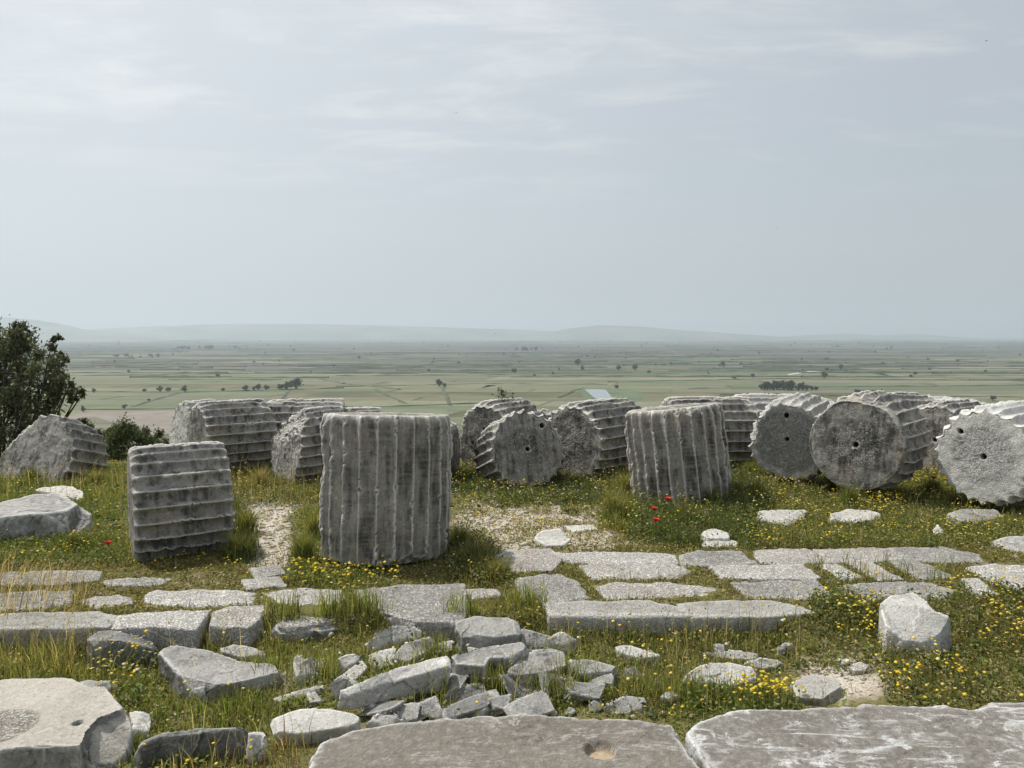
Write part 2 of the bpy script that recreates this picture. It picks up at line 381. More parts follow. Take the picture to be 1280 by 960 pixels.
_seed = [0]
def block(name, label, cat, prisms, mat='rock', zb=-.38, flare=.03, vox=.014, amp=.012, freq=4, chip=.02, facet=0.0,
          holes=(), pits=(), group=None, foot=True, pit=0.0, wear=.0025, planes=0, flatz=None, jit=0.0):
    """prisms: list of (top polygon [(px,py,z)...], zb or None). Top corners are photo points at the height z, with real thickness below."""
    _seed[0] += 1; sd = _seed[0]
    bm = bmesh.new(); allp = []
    for pr in prisms:
        if isinstance(pr, np.ndarray):
            vs_ = [bm.verts.new(p) for p in pr]; hu = bmesh.ops.convex_hull(bm, input=vs_)
            bmesh.ops.delete(bm, geom=[v for v in vs_ if v.is_valid and not v.link_faces], context='VERTS')
            allp.append(pr); c = pr.mean(0)
            if foot: FOOT.append(np.array([c[:2] + (q - c[:2]) * .8 for q in pr[np.argsort(np.arctan2(pr[:, 1] - c[1], pr[:, 0] - c[0]))][:, :2]]))
            continue
        top, b = pr if isinstance(pr, tuple) else (pr, None)
        b = zb if b is None else b
        P = np.array([at_z(*p) if len(p) == 3 else at_z(p[0], p[1], 0) for p in top])
        c = P.mean(0); out = P[:, :2] - c[:2]; L = np.linalg.norm(out, axis=1, keepdims=True); out = out / np.maximum(L, 1e-6)
        B = np.column_stack([P[:, :2] + out * (flare + (np.random.default_rng(sd).uniform(-jit, jit * .6, (len(P), 1)) if jit else 0)), np.full(len(P), b) if np.isscalar(b) else np.asarray(b)])
        if np.sum((P[:, 0] * np.roll(P[:, 1], -1) - np.roll(P[:, 0], -1) * P[:, 1])) < 0: P = P[::-1]; B = B[::-1]
        tv = [bm.verts.new(p) for p in P]; bv = [bm.verts.new(p) for p in B]; n = len(tv)
        bm.faces.new(tv); bm.faces.new(bv[::-1])
        for i in range(n):
            j = (i + 1) % n; bm.faces.new((tv[i], bv[i], bv[j], tv[j]))
        allp.append(P); 
        if foot: FOOT.append(P[:, :2].copy())
    bmesh.ops.triangulate(bm, faces=bm.faces[:])
    A = np.vstack(allp); org = np.array([A[:, 0].mean(), A[:, 1].mean(), zb if np.isscalar(zb) else -.3])
    bmesh.ops.translate(bm, verts=bm.verts[:], vec=tuple(-org))
    me = bpy.data.meshes.new(name); bm.to_mesh(me); bm.free()
    tmp = bpy.data.objects.new('tmp', me); COL.objects.link(tmp)
    md = tmp.modifiers.new('r', 'REMESH'); md.mode = 'VOXEL'; md.voxel_size = vox; md.use_smooth_shade = True
    dg = bpy.context.evaluated_depsgraph_get(); me2 = bpy.data.meshes.new_from_object(tmp.evaluated_get(dg))
    bpy.data.objects.remove(tmp); bpy.data.meshes.remove(me); me2.name = name
    V = finish(me2, amp, freq, chip, sd, wear, facet, planes, flatz)
    W = V + org; pt = np.full(len(V), float(pit)); hl = np.zeros(len(V)); sand = np.zeros(len(V))
    for (hx, hy, hz, r, dep, sn) in holes:
        p = at_z(hx, hy, hz); dd = np.hypot(W[:, 0] - p[0], W[:, 1] - p[1]); up = W[:, 2] > hz - .06
        k = (1 - sstep(r * .75, r, dd)) * up; V[:, 2] -= k * dep
        (sand if sn else hl)[:] = np.maximum(sand if sn else hl, (1 - sstep(r * .7, r * .9, dd)) * up)
    for (hx, hy, hz, r) in pits:
        p = at_z(hx, hy, hz); dd = np.hypot(W[:, 0] - p[0], W[:, 1] - p[1]); k = (1 - sstep(r * .93, r, dd)) * (W[:, 2] > hz - .06)
        V[:, 2] -= k * .005; pt = np.maximum(pt, k)
    me2.vertices.foreach_set('co', V.astype(np.float32).ravel()); me2.update()
    attr_f(me2, 'pit', pt); attr_f(me2, 'hole', hl); attr_f(me2, 'sand', sand); smooth(me2)
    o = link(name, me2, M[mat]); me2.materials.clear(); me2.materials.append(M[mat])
    o.location = org; tag(o, label, cat, group); return o

# ------------------------------------------------------------------ column drums
NF = 24
def drum(label, px, py, Y, R, L, az, el=0.0, roll=0.0, mat='drum', holes=(), cuts=(), chips=.05, standing=False, tilt=None,
         nt=360, nl=84, pitr=.62, taper=0.0, dep=.068, hole=True, sink=None, frontwear=0.0, group='fluted column drums lying among the ruins'):
    _seed[0] += 1; sd = _seed[0]
    th = np.arange(nt) / nt * 2 * math.pi
    ph = (th * NF / (2 * math.pi)) % 1.0; t = (ph - .5) * 2
    prof = np.clip(1 - np.abs(t / .985) ** 2.3, 0, 1) ** .8
    nr = 34
    rows = []   # (rho, s, kind) kind 0 front cap, 1 side, 2 back cap
    rr = np.linspace(.012, .985, nr)
    for r in rr: rows.append((r, 0.0, 0))
    ss = np.concatenate([[0, .004, .012, .025], np.linspace(.045, .955, nl), [.975, .988, .996, 1]])
    for s in ss: rows.append((1.0, s, 1))
    for r in rr[::-1][::2]: rows.append((r, 1.0, 2))
    rho = np.array([r[0] for r in rows])[:, None]; s = np.array([r[1] for r in rows])[:, None]; kd = np.array([r[2] for r in rows])[:, None]
    T = np.broadcast_to(th[None], (len(rows), nt)); S = np.broadcast_to(s, T.shape); RHO = np.broadcast_to(rho, T.shape); KD = np.broadcast_to(kd, T.shape)
    Rz = R * (1 - taper * S)
    cs = np.stack([np.cos(T), np.sin(T)], -1)
    Pn = np.stack([cs[..., 0] * R, cs[..., 1] * R, S * L], -1).reshape(-1, 3) + sd * 3.7
    er = np.clip(fbm(Pn * 3.1, 4, sd) * .6 + .12, 0, 1).reshape(T.shape)             # arris erosion
    er = er + 1.3 * np.clip(fbm(Pn * 8.5, 3, sd + 21) - .18, 0, 1).reshape(T.shape) + 1.5 * np.clip(fbm(Pn * 19, 2, sd + 31) - .2, 0, 1).reshape(T.shape) + 1.6 * np.clip(fbm(Pn * np.array([2.2, 2.2, 1.2]), 2, sd + 22) - .25, 0, 1).reshape(T.shape)
    arr = (np.clip(1 - prof, 0, 1) ** 2.2)[None]
    rad = Rz - dep * prof[None] - arr * np.minimum(er, 1.35) * .036 - .006 * fbm(Pn * 8, 3, sd + 1).reshape(T.shape)
    endd = np.minimum(S, 1 - S) * L
    ch = np.clip(fbm(Pn * np.array([4, 4, .6]), 4, sd + 2).reshape(T.shape) + .12, 0, 1)
    rad = rad - chips * ch * np.exp(-endd / .07) - .018 * np.exp(-endd / .012) - arr * (.012 + .045 * ch) * np.exp(-endd / .06) - chips * .5 * np.clip(fbm(Pn * 2.2, 3, sd + 6).reshape(T.shape) - .32, 0, 1) * arr * 2
    if frontwear:
        kf = 1 - sstep(.05, frontwear, S * L + .04 * vnoise(Pn * 4, sd + 12).reshape(T.shape)); rad = rad * (1 - kf) + (R - dep * 1.05 - .075 * np.clip(fbm(Pn * np.array([2.3, 2.3, .5]), 5, sd + 13).reshape(T.shape) + .02, 0, 1) - .012 * np.exp(-S * L / .02)) * kf
    rad = np.where(KD == 1, rad, 0)
    rimf = rad[nr][None]; rimb = rad[nr + len(ss) - 1][None]
    rad = np.where(KD == 0, RHO * rimf, np.where(KD == 2, RHO * rimb, rad))
    zz = S * L
    x = rad * cs[..., 0]; y = rad * cs[..., 1]
    cap = (KD != 1); sg = np.where(KD == 0, 1.0, -1.0)
    rn = np.hypot(x, y) / R
    Pc = np.stack([x, y, zz], -1).reshape(-1, 3) + sd * 5.1
    rj = rn + .10 * fbm(Pc * 3, 3, sd + 17).reshape(T.shape)
    rough = .014 * fbm(Pc * 5, 4, sd + 3).reshape(T.shape)
    rec = .006 * (1 - sstep(pitr - .16, pitr, rj)) + .007 * np.abs(vnoise(Pc * 28, sd + 8)).reshape(T.shape) * (1 - sstep(pitr - .2, pitr, rj))
    edge_in = .02 * sstep(.93, 1.0, RHO)
    zz = zz + np.where(cap, sg * (rec + rough + edge_in * ch), 0)
    pit = np.where(cap, (1 - sstep(pitr - .2, pitr + .04, rj)) * .75 + .15, 0.0)
    hl = np.zeros(T.shape)
    hs = list(holes) + ([(0, 0, .027, .06)] if hole else [])
    for (hx, hy, r, dp) in hs:
        dd = np.hypot(x - hx, y - hy); k = (1 - sstep(r * .8, r * 1.15, dd)) * (KD == 0)
        zz = zz + k * dp; hl = np.maximum(hl, (1 - sstep(r * .85, r * 1.1, dd)) * (KD == 0))
    P = np.stack([x, y, zz], -1).reshape(-1, 3)
    pit = pit.ravel(); hl = hl.ravel()
    V = np.vstack([P, [[0, 0, (.016 + (.07 if hole else 0))], [0, 0, L - .016]]])
    pit = np.append(pit, [.9, .9]); hl = np.append(hl, [1.0 if hole else 0, 0])
    # broken pieces: cut planes with a rough break surface
    for (q, n, ro) in cuts:
        n = np.array(n, float); n /= np.linalg.norm(n); q = np.array(q) * np.array([R, R, L])
        d = (V - q) @ n + ro * fbm(V * 3.3 + sd, 4, sd + 5) + ro * .35 * fbm(V * 13 + sd, 3, sd + 7)
        m = d > 0; V[m] -= n * d[m][:, None]; pit[m] *= .3; hl[m] = 0
    nrow = len(rows); i = (np.arange(nrow - 1)[:, None] * nt + np.arange(nt)[None]).ravel()
    j = (np.arange(nrow - 1)[:, None] * nt + ((np.arange(nt) + 1) % nt)[None]).ravel()
    quads = np.stack([i, j, j + nt, i + nt], 1)
    a = np.arange(nt); b = (a + 1) % nt; ip = nrow * nt; lb = (nrow - 1) * nt
    tris = np.concatenate([np.stack([np.full(nt, ip), b, a], 1), np.stack([np.full(nt, ip + 1), lb + a, lb + b], 1)])
    me = fast_mesh('column_drum', V, [quads, tris]); smooth(me)
    cv = convexity(me, 2)
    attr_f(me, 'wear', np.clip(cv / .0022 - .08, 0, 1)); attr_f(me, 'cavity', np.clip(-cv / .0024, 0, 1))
    attr_f(me, 'pit', pit); attr_f(me, 'hole', hl); attr_f(me, 'sand', np.zeros(len(V)))
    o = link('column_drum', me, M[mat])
    if standing:
        p = at_z(px, py, 0); p = CAM * [1, 1, 0] + np.array([p[0], p[1], 0]) * ((p[1] + R) / p[1]); p[2] = -.06 if sink is None else sink
        rot = Matrix.Rotation(R_(tilt[0]), 4, 'Y') @ Matrix.Rotation(R_(tilt[1]), 4, 'X') @ Matrix.Rotation(R_(roll), 4, 'Z') if tilt else Matrix.Rotation(R_(roll), 4, 'Z')
        o.matrix_world = Matrix.Translation(p) @ rot
        k = np.arange(16) / 16 * 2 * math.pi; FOOT.append(np.stack([p[0] + np.cos(k) * R * .95, p[1] + np.sin(k) * R * .95], 1))
    else:
        p = at_y(px, py, Y); A = np.array([math.sin(R_(az)) * math.cos(R_(el)), math.cos(R_(az)) * math.cos(R_(el)), math.sin(R_(el))])
        X = np.cross([0, 0, 1], A); X /= np.linalg.norm(X); Yv = np.cross(A, X)
        m = Matrix(((X[0], Yv[0], A[0], p[0]), (X[1], Yv[1], A[1], p[1]), (X[2], Yv[2], A[2], p[2]), (0, 0, 0, 1)))
        o.matrix_world = m @ Matrix.Rotation(R_(roll), 4, 'Z')
        a2 = A[:2] * L; s2 = np.array([-A[1], A[0]]); s2 = s2 / np.linalg.norm(s2) * R * .7
        FOOT.append(np.array([p[:2] + s2, p[:2] - s2, p[:2] - s2 + a2, p[:2] + s2 + a2]))
        zmin = min((m @ Vector(v)).z for v in V[::97]); print('drum zmin %.2f' % zmin, label[:50])
    tag(o, label, 'column drum', group); return o

DR = drum
# holes are in drum-local x (towards image left for a face looking at us is +x ... local X = up x axis), y = up
DR('tilted broken drum below the dark tree, its flutes lit and face chipped', 40, 570, 10.7, .66, .85, 6, -16, 4, 'drum', cuts=[((0, 0, .10), (.1, .12, -1), .016), ((.15, .62, 0), (.55, .45, -.65), .10)], chips=.07, hole=False, pitr=.2)
DR('short drum lying sideways with rows of horizontal flutes, alone in front of the bush', 163, 633, 7.27, .605, .88, 60, 0, 7, 'drum', chips=.03, nl=70)
DR('drum with a pale pitted end, lying right behind the short sideways drum', 246, 550, 11.5, .605, 1.08, 51, 0, 3, 'drum', holes=[(.28, .2, .025, .05)], chips=.06)
DR('pale rough drum end peeping out at the left behind the pitted-end drum', 219, 545, 12.9, .62, .8, 42, 0, 0, 'drum_pale', cuts=[((0, 0, .08), (.15, .2, -1), .03)], chips=.08, hole=False, pitr=.3)
DR('drum with a slanting broken face, wedged left behind the tallest upright drum', 351, 563, 10.7, .58, .95, 46, 2, 5, 'drum', cuts=[((0, 0, .08), (.1, .15, -1), .03), ((0, .5, .22), (.2, .6, -.75), .08)], chips=.06)
DR('drum with long horizontal flutes, behind the one with the slanting broken face', 334, 547, 12.7, .67, 1.3, 80, 0, 0, 'drum', chips=.07)
DR('low far drum, only its ridged top above the tallest upright drum\'s left shoulder', 414, 552, 13.2, .62, .9, 80, 0, 6, 'drum', chips=.08)
DR('tallest upright drum, dark grey with vertical flutes, left of the gravel path', 480, 714, 0, .665, 1.37, 0, roll=3, mat='drum_v', standing=True, tilt=(1.0, -4.5), chips=.07, cuts=[((.6, -.72, .06), (.5, -.75, -.75), .05), ((-.9, -.1, .5), (-1, -.1, .0), .06)], nl=90, dep=.064, sink=-.02)
DR('dark drum hidden behind the tallest upright drum, a few flutes showing at its right', 478, 566, 10.9, .52, 1.08, 97, 0, 4, 'drum', chips=.04)
DR('rough drum with a ragged broken face and two small holes, behind the round stippled face', 604, 552, 11.7, .655, 1.0, 38, 0, 2, 'drum', holes=[(0, .2, .03, .06), (.24, -.05, .03, .06)], cuts=[((.45, .6, .0), (.5, .55, -.5), .10), ((.85, 0, .1), (.8, .05, -.5), .06)], chips=.08, hole=False, pitr=.95)
DR('drum with steeply slanting flute ends behind the round stippled face', 676, 556, 13.3, .66, .9, 12, -6, 0, 'drum', chips=.08)
DR('leaning drum with a round stippled face, two holes and open flutes at lower left', 660, 561, 10.15, .585, 1.0, -17, -17, 0, 'drum', holes=[(-.24, .32, .036, .07)], chips=.04, pitr=.6)
DR('dark faced drum with long flutes running right, beside the round stippled face', 714, 554, 10.85, .61, 1.35, 44, 0, 4, 'drum', holes=[(-.2, -.47, .03, .06)], chips=.06, hole=False, pitr=.8)
DR('low far drum left of the tilted upright drum, below the pond', 772, 556, 13.0, .66, 1.1, 84, 0, 0, 'drum', chips=.07)
DR('tilted upright drum leaning to the left with poppies at its foot', 853, 640, 0, .645, 1.24, 0, roll=8, mat='drum_v', standing=True, tilt=(-6, -4), chips=.06, cuts=[((-.15, -.95, .9), (-.15, -.8, .5), .06)], nl=84, sink=-.03)
DR('drum mostly hidden behind the tilted upright drum, its ridged top and right flutes showing', 832, 544, 12.0, .64, 1.36, 87, 0, 2, 'drum', chips=.07)
DR('long far drum with smooth level mouldings along its flank, behind the pale broken face', 918, 540, 13.4, .71, 1.82, 93, 0, 7, 'drum_pale', chips=.05, cuts=[((0, .88, .8), (0, 1, .3), .05)])
DR('drum with a pale ragged face and two holes, left of the big smooth face', 985, 552, 10.25, .61, 1.0, 36, 2, 3, 'drum_pale', holes=[(.05, .36, .034, .06), (.02, .03, .03, .06)], cuts=[((.62, .4, 0), (.8, .35, -.4), .08)], chips=.09, hole=False, pitr=.8)
DR('big drum with a smooth dark round face, right of the pale ragged one', 1069, 556, 9.4, .66, 1.05, 43, 0, 2, 'drum', chips=.04, pitr=.55, frontwear=.24)
DR('far drum with crumbling pale flutes, behind and above the big smooth round face', 1093, 539, 12.4, .66, .9, 74, 0, 3, 'drum', chips=.09)
DR('drum whose plain round face shows between the two biggest faces at the right', 1168, 550, 11.4, .60, 1.1, 55, 0, 0, 'drum', chips=.08, pitr=.5)
DR('far drum topped by broken white lumps, behind the plain face in the right-hand gap', 1160, 541, 13.2, .72, 1.1, 78, 0, 5, 'drum_pale', chips=.09, cuts=[((0, .8, .6), (0, 1, .1), .07)])
DR('rightmost drum with a bright scalloped face, white with grey stippling', 1229, 571, 8.75, .61, 1.1, 58, 2, 1, 'drum_white', holes=[(.27, .27, .03, .06)], chips=.05, pitr=.66)
DR('far drum cut by the right frame edge, behind the bright scalloped face', 1255, 549, 12.0, .63, 1.2, 78, 0, 0, 'drum', chips=.07)

# ------------------------------------------------------------------ paving slabs
G1 = 'worn paving slabs of the temple floor'
def pave(label, pts, mat='pave', z=.007, zb=-.2, pit=.8, **kw):
    j = random.uniform(-.012, .008); cx = sum(p[0] for p in pts) / len(pts); cy = sum(p[1] for p in pts) / len(pts)
    ky = 1.0 if zb < -.3 else 1.16; pts = [(cx + (a - cx) * 1.06, cy + (b - cy) * ky) for a, b in pts]
    return block('paving_slab', label, 'paving slab', [[(a, b, z + j) for a, b in pts]], mat, zb=zb, flare=.01, vox=.02, amp=.006 if zb < -.3 else .010, freq=4, chip=.014 if zb < -.3 else .03, pit=pit, group=G1, **kw)
pave('whitish slab at the near end of the gravel path, where the back row begins', [(618, 697), (634, 688), (688, 687), (704, 697), (690, 711), (640, 712)], 'pave')
pave('long thin pale slab in the back row, right of the gravel path end', [(694, 690), (760, 689), (846, 692), (844, 702), (770, 703), (700, 700)], 'pave_white')
pave('blunt grey slab in the back row below the tilted upright drum', [(850, 692), (872, 688), (925, 689), (945, 703), (900, 706), (852, 704)], 'pave_grey')
pave('grey-white slab in the back row below two pale stones in the flowers', [(942, 688), (980, 685), (1014, 687), (1030, 701), (990, 704), (948, 702)], 'pave')
pave('middle slab of the continuous back row at the right', [(1018, 686), (1070, 685), (1110, 685), (1128, 698), (1080, 701), (1034, 701)], 'pave')
pave('last slab of the continuous back row, tapering to the right', [(1114, 685), (1180, 684), (1222, 693), (1232, 701), (1185, 702), (1132, 699)], 'pave_grey')
pave('brownish slab in the second row, beside the short tuft in the joint', [(726, 706), (750, 703), (840, 704), (862, 712), (845, 721), (740, 722)], 'pave')
pave('white rough rectangular slab in the second row', [(888, 708), (940, 706), (1000, 705), (1026, 721), (960, 722), (905, 721)], 'pave_white')
pave('small white oblong slab set diagonally, right of the white rectangular one', [(1022, 706), (1048, 704), (1082, 721), (1052, 724)], 'pave_white')
pave('narrow grey diagonal slab, first of two side by side in the second row', [(1056, 702), (1084, 699), (1128, 722), (1096, 724)], 'pave')
pave('narrow grey diagonal slab with a brownish end, second of the diagonal pair', [(1100, 698), (1136, 696), (1194, 719), (1150, 722)], 'pave_grey')
pave('bright white broad slab beside the right frame edge, over a smaller one', [(1206, 710), (1232, 705), (1300, 707), (1320, 735), (1262, 734)], 'pave_white')
pave('small pale slab just below the bright white broad slab', [(1198, 725), (1222, 723), (1250, 741), (1218, 744)], 'pave_white')
pave('grey slab by the dark grass tuft, in line with the pinkish row', [(644, 722), (700, 718), (722, 727), (738, 745), (690, 751), (652, 746)], 'pave_grey')
pave('long pinkish slab in the third row', [(742, 731), (770, 728), (838, 728), (905, 736), (880, 746), (760, 747)], 'pave')
pave('grey pitted slab in the third row, right of the pinkish one', [(914, 728), (980, 725), (1020, 725), (1040, 742), (1000, 747), (935, 745)], 'pave_grey')
pave('grey slab in the third row, behind the lone boulder', [(1046, 733), (1080, 728), (1150, 727), (1194, 736), (1180, 745), (1080, 748)], 'pave_grey')
pave('smooth edge slab of the step with grass before it, left of its twin', [(682, 752), (730, 749), (810, 749), (846, 757), (862, 769), (780, 770), (690, 769)], 'pave_grey', pit=.2, zb=-.36)
pave('last edge slab of the step, its corner standing free in flowers', [(848, 753), (880, 750), (960, 749), (1000, 757), (1018, 765), (960, 770), (866, 771)], 'pave_grey', pit=.1, zb=-.34)
pave('large flat slab with a speckled top in front of the tallest upright drum', [(446, 738), (500, 733), (579, 731), (582, 752), (578, 774), (520, 773), (455, 758)], 'pave_grey')
pave('narrow slab scrap under the dark grass tuft right of the tallest upright drum', [(582, 736), (620, 734), (632, 742), (590, 746)], 'pave')
pave('pale oblong slab left of the large speckled one', [(330, 740), (360, 735), (425, 737), (430, 750), (390, 757), (340, 753)], 'pave_white')
pave('thin grey slab piece right of the short sideways drum', [(300, 722), (350, 720), (358, 730), (310, 734)], 'pave')
pave('little grey slab at the end of the gravel left of the tallest upright drum', [(310, 710), (350, 706), (358, 716), (320, 722)], 'pave_grey')
pave('rough white pebbly slab in front of the short sideways drum', [(182, 742), (200, 738), (280, 736), (318, 740), (312, 754), (240, 756), (184, 755)], 'pave_white')
pave('crumbled slab patch left of the rough pebbly one', [(96, 749), (130, 743), (166, 744), (165, 753), (120, 759)], 'pave')
pave('dark slab in the grass directly under the short sideways drum', [(128, 724), (180, 721), (215, 724), (195, 731), (135, 731)], 'pave_grey')
pave('long grey slab at the left frame edge, highest row there', [(-30, 716), (60, 713), (125, 713), (120, 724), (60, 729), (-30, 728)], 'pave_grey')
pave('dull brown slab at the left frame edge behind the dry grass', [(-30, 742), (40, 738), (92, 738), (85, 755), (30, 760), (-30, 760)], 'pave_grey')
pave('smooth straight-edged step slab at the far left, dark front face', [(-40, 770), (40, 764), (120, 763), (145, 768), (132, 783), (40, 785), (-40, 786)], 'pave_grey', pit=.2, zb=-.36)
pave('white crusty step slab right of the dark crack', [(150, 768), (200, 762), (262, 761), (250, 776), (244, 787), (200, 782), (140, 785)], 'pave_white', zb=-.36)
pave('rounded grey step slab right of the white crusty one', [(266, 764), (290, 757), (330, 756), (326, 772), (310, 784), (262, 782)], 'pave', zb=-.36)
pave('faint slab sunk in the grass in front of the pale oblong one', [(345, 768), (390, 759), (430, 758), (428, 770), (380, 780), (350, 780)], 'pave', z=-.03)

# pale stones in the flowers further back
def st(label, tops, mat='rock_white', zb=-.15, name='marble_stone', cat='stone', **kw):
    k = dict(amp=.007, freq=5, chip=.010, vox=.012, facet=.018, planes=5, flatz=.4); k.update(kw)
    return block(name, label, cat, tops if isinstance(tops[0], tuple) and isinstance(tops[0][0], list) or isinstance(tops[0], list) else [tops], mat, zb=zb, **k)
st('white lumpy stone on the gravel path', [(666, 672, .04), (676, 662, .07), (700, 660, .08), (713, 674, .03), (704, 680, .03), (680, 681, .02)])
st('thin white flake right of the lumpy white stone', [(705, 657, .01), (742, 655, .01), (748, 661, 0), (715, 664, .01)], zb=-.1)
st('pale wedge stone with a dark hollow under it in front of the tilted upright drum', [(874, 664, .05), (890, 659, .07), (912, 664, .06), (912, 672, .04), (880, 673, .03)])
st('flat white stone just below the pale wedge stone', [(872, 677, .0), (890, 673, .01), (924, 675, 0), (920, 683, -.01), (880, 684, -.01)])
st('long pale stone in flowers below the ragged pale face', [(942, 642, .1), (955, 636, .1), (1008, 637, .08), (1006, 648, .03), (985, 656, .02), (955, 650, .06)])
st('second long pale stone in flowers, below the big smooth face', [(1036, 642, .08), (1060, 636, .09), (1098, 638, .08), (1104, 647, .03), (1070, 653, .03), (1040, 650, .05)])
st('weathered grey stone below the bright scalloped face', [(1184, 642, .1), (1200, 635, .11), (1246, 635, .1), (1254, 645, .05), (1220, 652, .05), (1190, 650, .06)], 'rock')
st('small pointed white stone among yellow flowers at the right', [(1164, 664, .03), (1172, 654, .08), (1180, 662, .05), (1176, 668, .02)])
st('low grey slab stone at the right frame edge above the bright broad slab', [(1236, 676, .03), (1262, 669, .05), (1310, 667, .05), (1310, 690, .02), (1268, 688, .02)], 'rock', vox=.02)
# left block
st('large grey block with a pale flat top at the left frame edge', [([(-40, 640, .28), (0, 628, .28), (40, 617, .3), (76, 615, .3), (98, 629, .27), (80, 640, .27), (40, 642, .27), (-30, 650, .25)], None), ([(40, 637, .24), (82, 632, .25), (100, 632, .22), (118, 645, .12), (122, 655, .04), (90, 672, 0), (30, 660, .1)], None)], 'rock', zb=-.12, flare=.05, vox=.02)
st('thin white broken slab lying behind the large grey block', [(44, 612, .1), (60, 606, .12), (92, 608, .12), (108, 617, .08), (100, 624, .06), (70, 616, .08)], 'rock_white', zb=-.05)

# ------------------------------------------------------------------ rubble in the trough
def rub(label, tops, mat='rock', zb=-.3, zabs=False, **kw):
    k = dict(amp=.005, freq=5, chip=.006, vox=.0095, facet=.017, flare=-.015, jit=.05, planes=7, flatz=.45); k.update(kw)
    if not isinstance(tops[0], (tuple, list)) or not isinstance(tops[0][0], list): tops = [tops]
    tops = [([(a, b, (c if zabs else .02 + c * .92) + random.uniform(-.012, .012)) for a, b, c in (q[0] if isinstance(q, tuple) else q)], None) for q in tops]
    return block('rubble_stone', label, 'stone', tops, mat, zb=zb, group='loose rubble in front of the step', **k)
rub('dark upright stone with a thin pale top behind the yellow flowers at left', [(106, 799, -.02), (125, 786, .0), (150, 788, -.01), (205, 803, -.08), (196, 811, -.12), (150, 800, -.03), (118, 803, -.02)], 'rock_dark', flare=.0)
rub('long sloping grey stone with chiselled top right of the yellow flowers', [([(196, 812, -.05), (215, 806, -.05), (262, 812, -.07), (300, 826, -.12), (355, 830, -.13), (362, 836, -.15), (320, 850, -.14), (250, 858, -.12), (222, 842, -.08)], None)], 'rock')
rub('brown low slab end showing between the cream block and the flowers', [(96, 850, -.16), (146, 848, -.16), (150, 857, -.18), (130, 866, -.2), (100, 862, -.18)], 'rock')
rub('small pale stone tucked against the broken end of the cream block', [(160, 889, -.14), (178, 886, -.13), (191, 893, -.16), (186, 916, -.2), (164, 915, -.18)], 'rock_white')
rub('long dark block with a bright upper edge at the bottom, right of the cream block', [(166, 928, -.08), (200, 915, -.07), (260, 908, -.06), (312, 907, -.06), (318, 913, -.08), (260, 915, -.08), (200, 922, -.08), (172, 934, -.1)], 'rock_dark', flare=.03)
rub('rounded white stone end closing the long dark block at its right', [(308, 910, -.06), (328, 908, -.07), (334, 918, -.1), (326, 945, -.2), (312, 940, -.18)], 'rock_white')
rub('flat dark slab with a straight shaded front below the pale oblong paving', [(330, 784, -.09), (352, 777, -.08), (400, 771, -.08), (450, 766, -.09), (436, 779, -.1), (400, 788, -.11), (345, 793, -.11)], 'rock')
rub('thin grey stone propped up behind the white angular rock', [(438, 790, -.18), (470, 768, -.08), (490, 764, -.08), (486, 774, -.12), (455, 795, -.2)], 'rock')
rub('white angular rock with shaded underside above the rubble heap', [(450, 806, -.12), (470, 787, -.05), (506, 775, -.03), (530, 787, -.08), (524, 796, -.14), (490, 802, -.16), (458, 812, -.18)], 'rock_white')
rub('grey pointed slab leaning just right of the white angular rock', [(488, 822, -.14), (502, 803, -.1), (535, 794, -.06), (551, 793, -.05), (538, 812, -.14), (510, 826, -.16)], 'rock')
rub('long tilted block with a white top, the biggest in the rubble heap', [(424, 863, -.09), (470, 842, -.03), (530, 824, 0), (562, 819, .0), (566, 830, -.01), (530, 841, -.04), (488, 853, -.07), (436, 869, -.1)], 'rock_white', zb=-.17, flare=.0, amp=.004, planes=3, facet=.01)
rub('pale topped slab with a notched front, next right of the long tilted block', [(562, 818, -.02), (600, 808, .0), (655, 802, .02), (662, 808, .0), (640, 820, -.02), (612, 822, -.04), (606, 832, -.06), (570, 830, -.06)], 'rock', zb=-.13, flare=-.01, planes=4)
rub('flat brown-grey slab, third along the rubble heap', [(632, 838, -.09), (660, 814, -.05), (690, 808, -.05), (708, 816, -.06), (708, 832, -.1), (680, 840, -.12), (650, 846, -.13)], 'rock', zb=-.17, flare=-.01, planes=4)
rub('square-ended slab closing the rubble heap on the right', [(706, 824, -.08), (740, 822, -.08), (776, 828, -.09), (770, 838, -.12), (730, 842, -.13), (708, 838, -.12)], 'rock', zb=-.38)
rub('low streaked stone under the third slab of the rubble heap', [(630, 867, -.2), (655, 858, -.18), (690, 862, -.19), (696, 876, -.24), (660, 880, -.25), (640, 876, -.24)], 'rock')
rub('blackish stone in the dark hollow under the long tilted block', [(548, 870, -.2), (570, 856, -.16), (604, 852, -.16), (608, 864, -.2), (580, 880, -.26), (556, 884, -.27)], 'rock_dark')
rub('small dark cube-like stone under the right end of the long tilted block', [(524, 873, -.2), (545, 870, -.19), (552, 876, -.2), (548, 884, -.24), (530, 884, -.25)], 'rock')
rub('little grey wedge stone left of the small dark cube-like one', [(500, 882, -.22), (515, 874, -.19), (528, 880, -.22), (534, 894, -.27), (512, 896, -.28)], 'rock')
rub('low white stone touching the foreground slab back edge', [(456, 900, -.14), (478, 886, -.1), (500, 888, -.1), (518, 902, -.16), (490, 910, -.18)], 'rock_white')
rub('broad low white-veined stone left of the foreground slab', [(334, 896, -.14), (370, 886, -.12), (415, 884, -.12), (450, 892, -.14), (462, 902, -.15), (420, 910, -.17), (380, 916, -.18), (340, 914, -.17)], 'rock_white')
rub('upright white stone with a cleft top in the grass', [(364, 822, -.1), (372, 815, -.06), (380, 822, -.09), (392, 814, -.05), (403, 824, -.1), (398, 842, -.2), (370, 846, -.2)], 'rock_white')
rub('small round white stone up and right of the cleft one', [(420, 822, -.12), (436, 812, -.08), (456, 818, -.11), (458, 830, -.18), (430, 834, -.19)], 'rock_white')
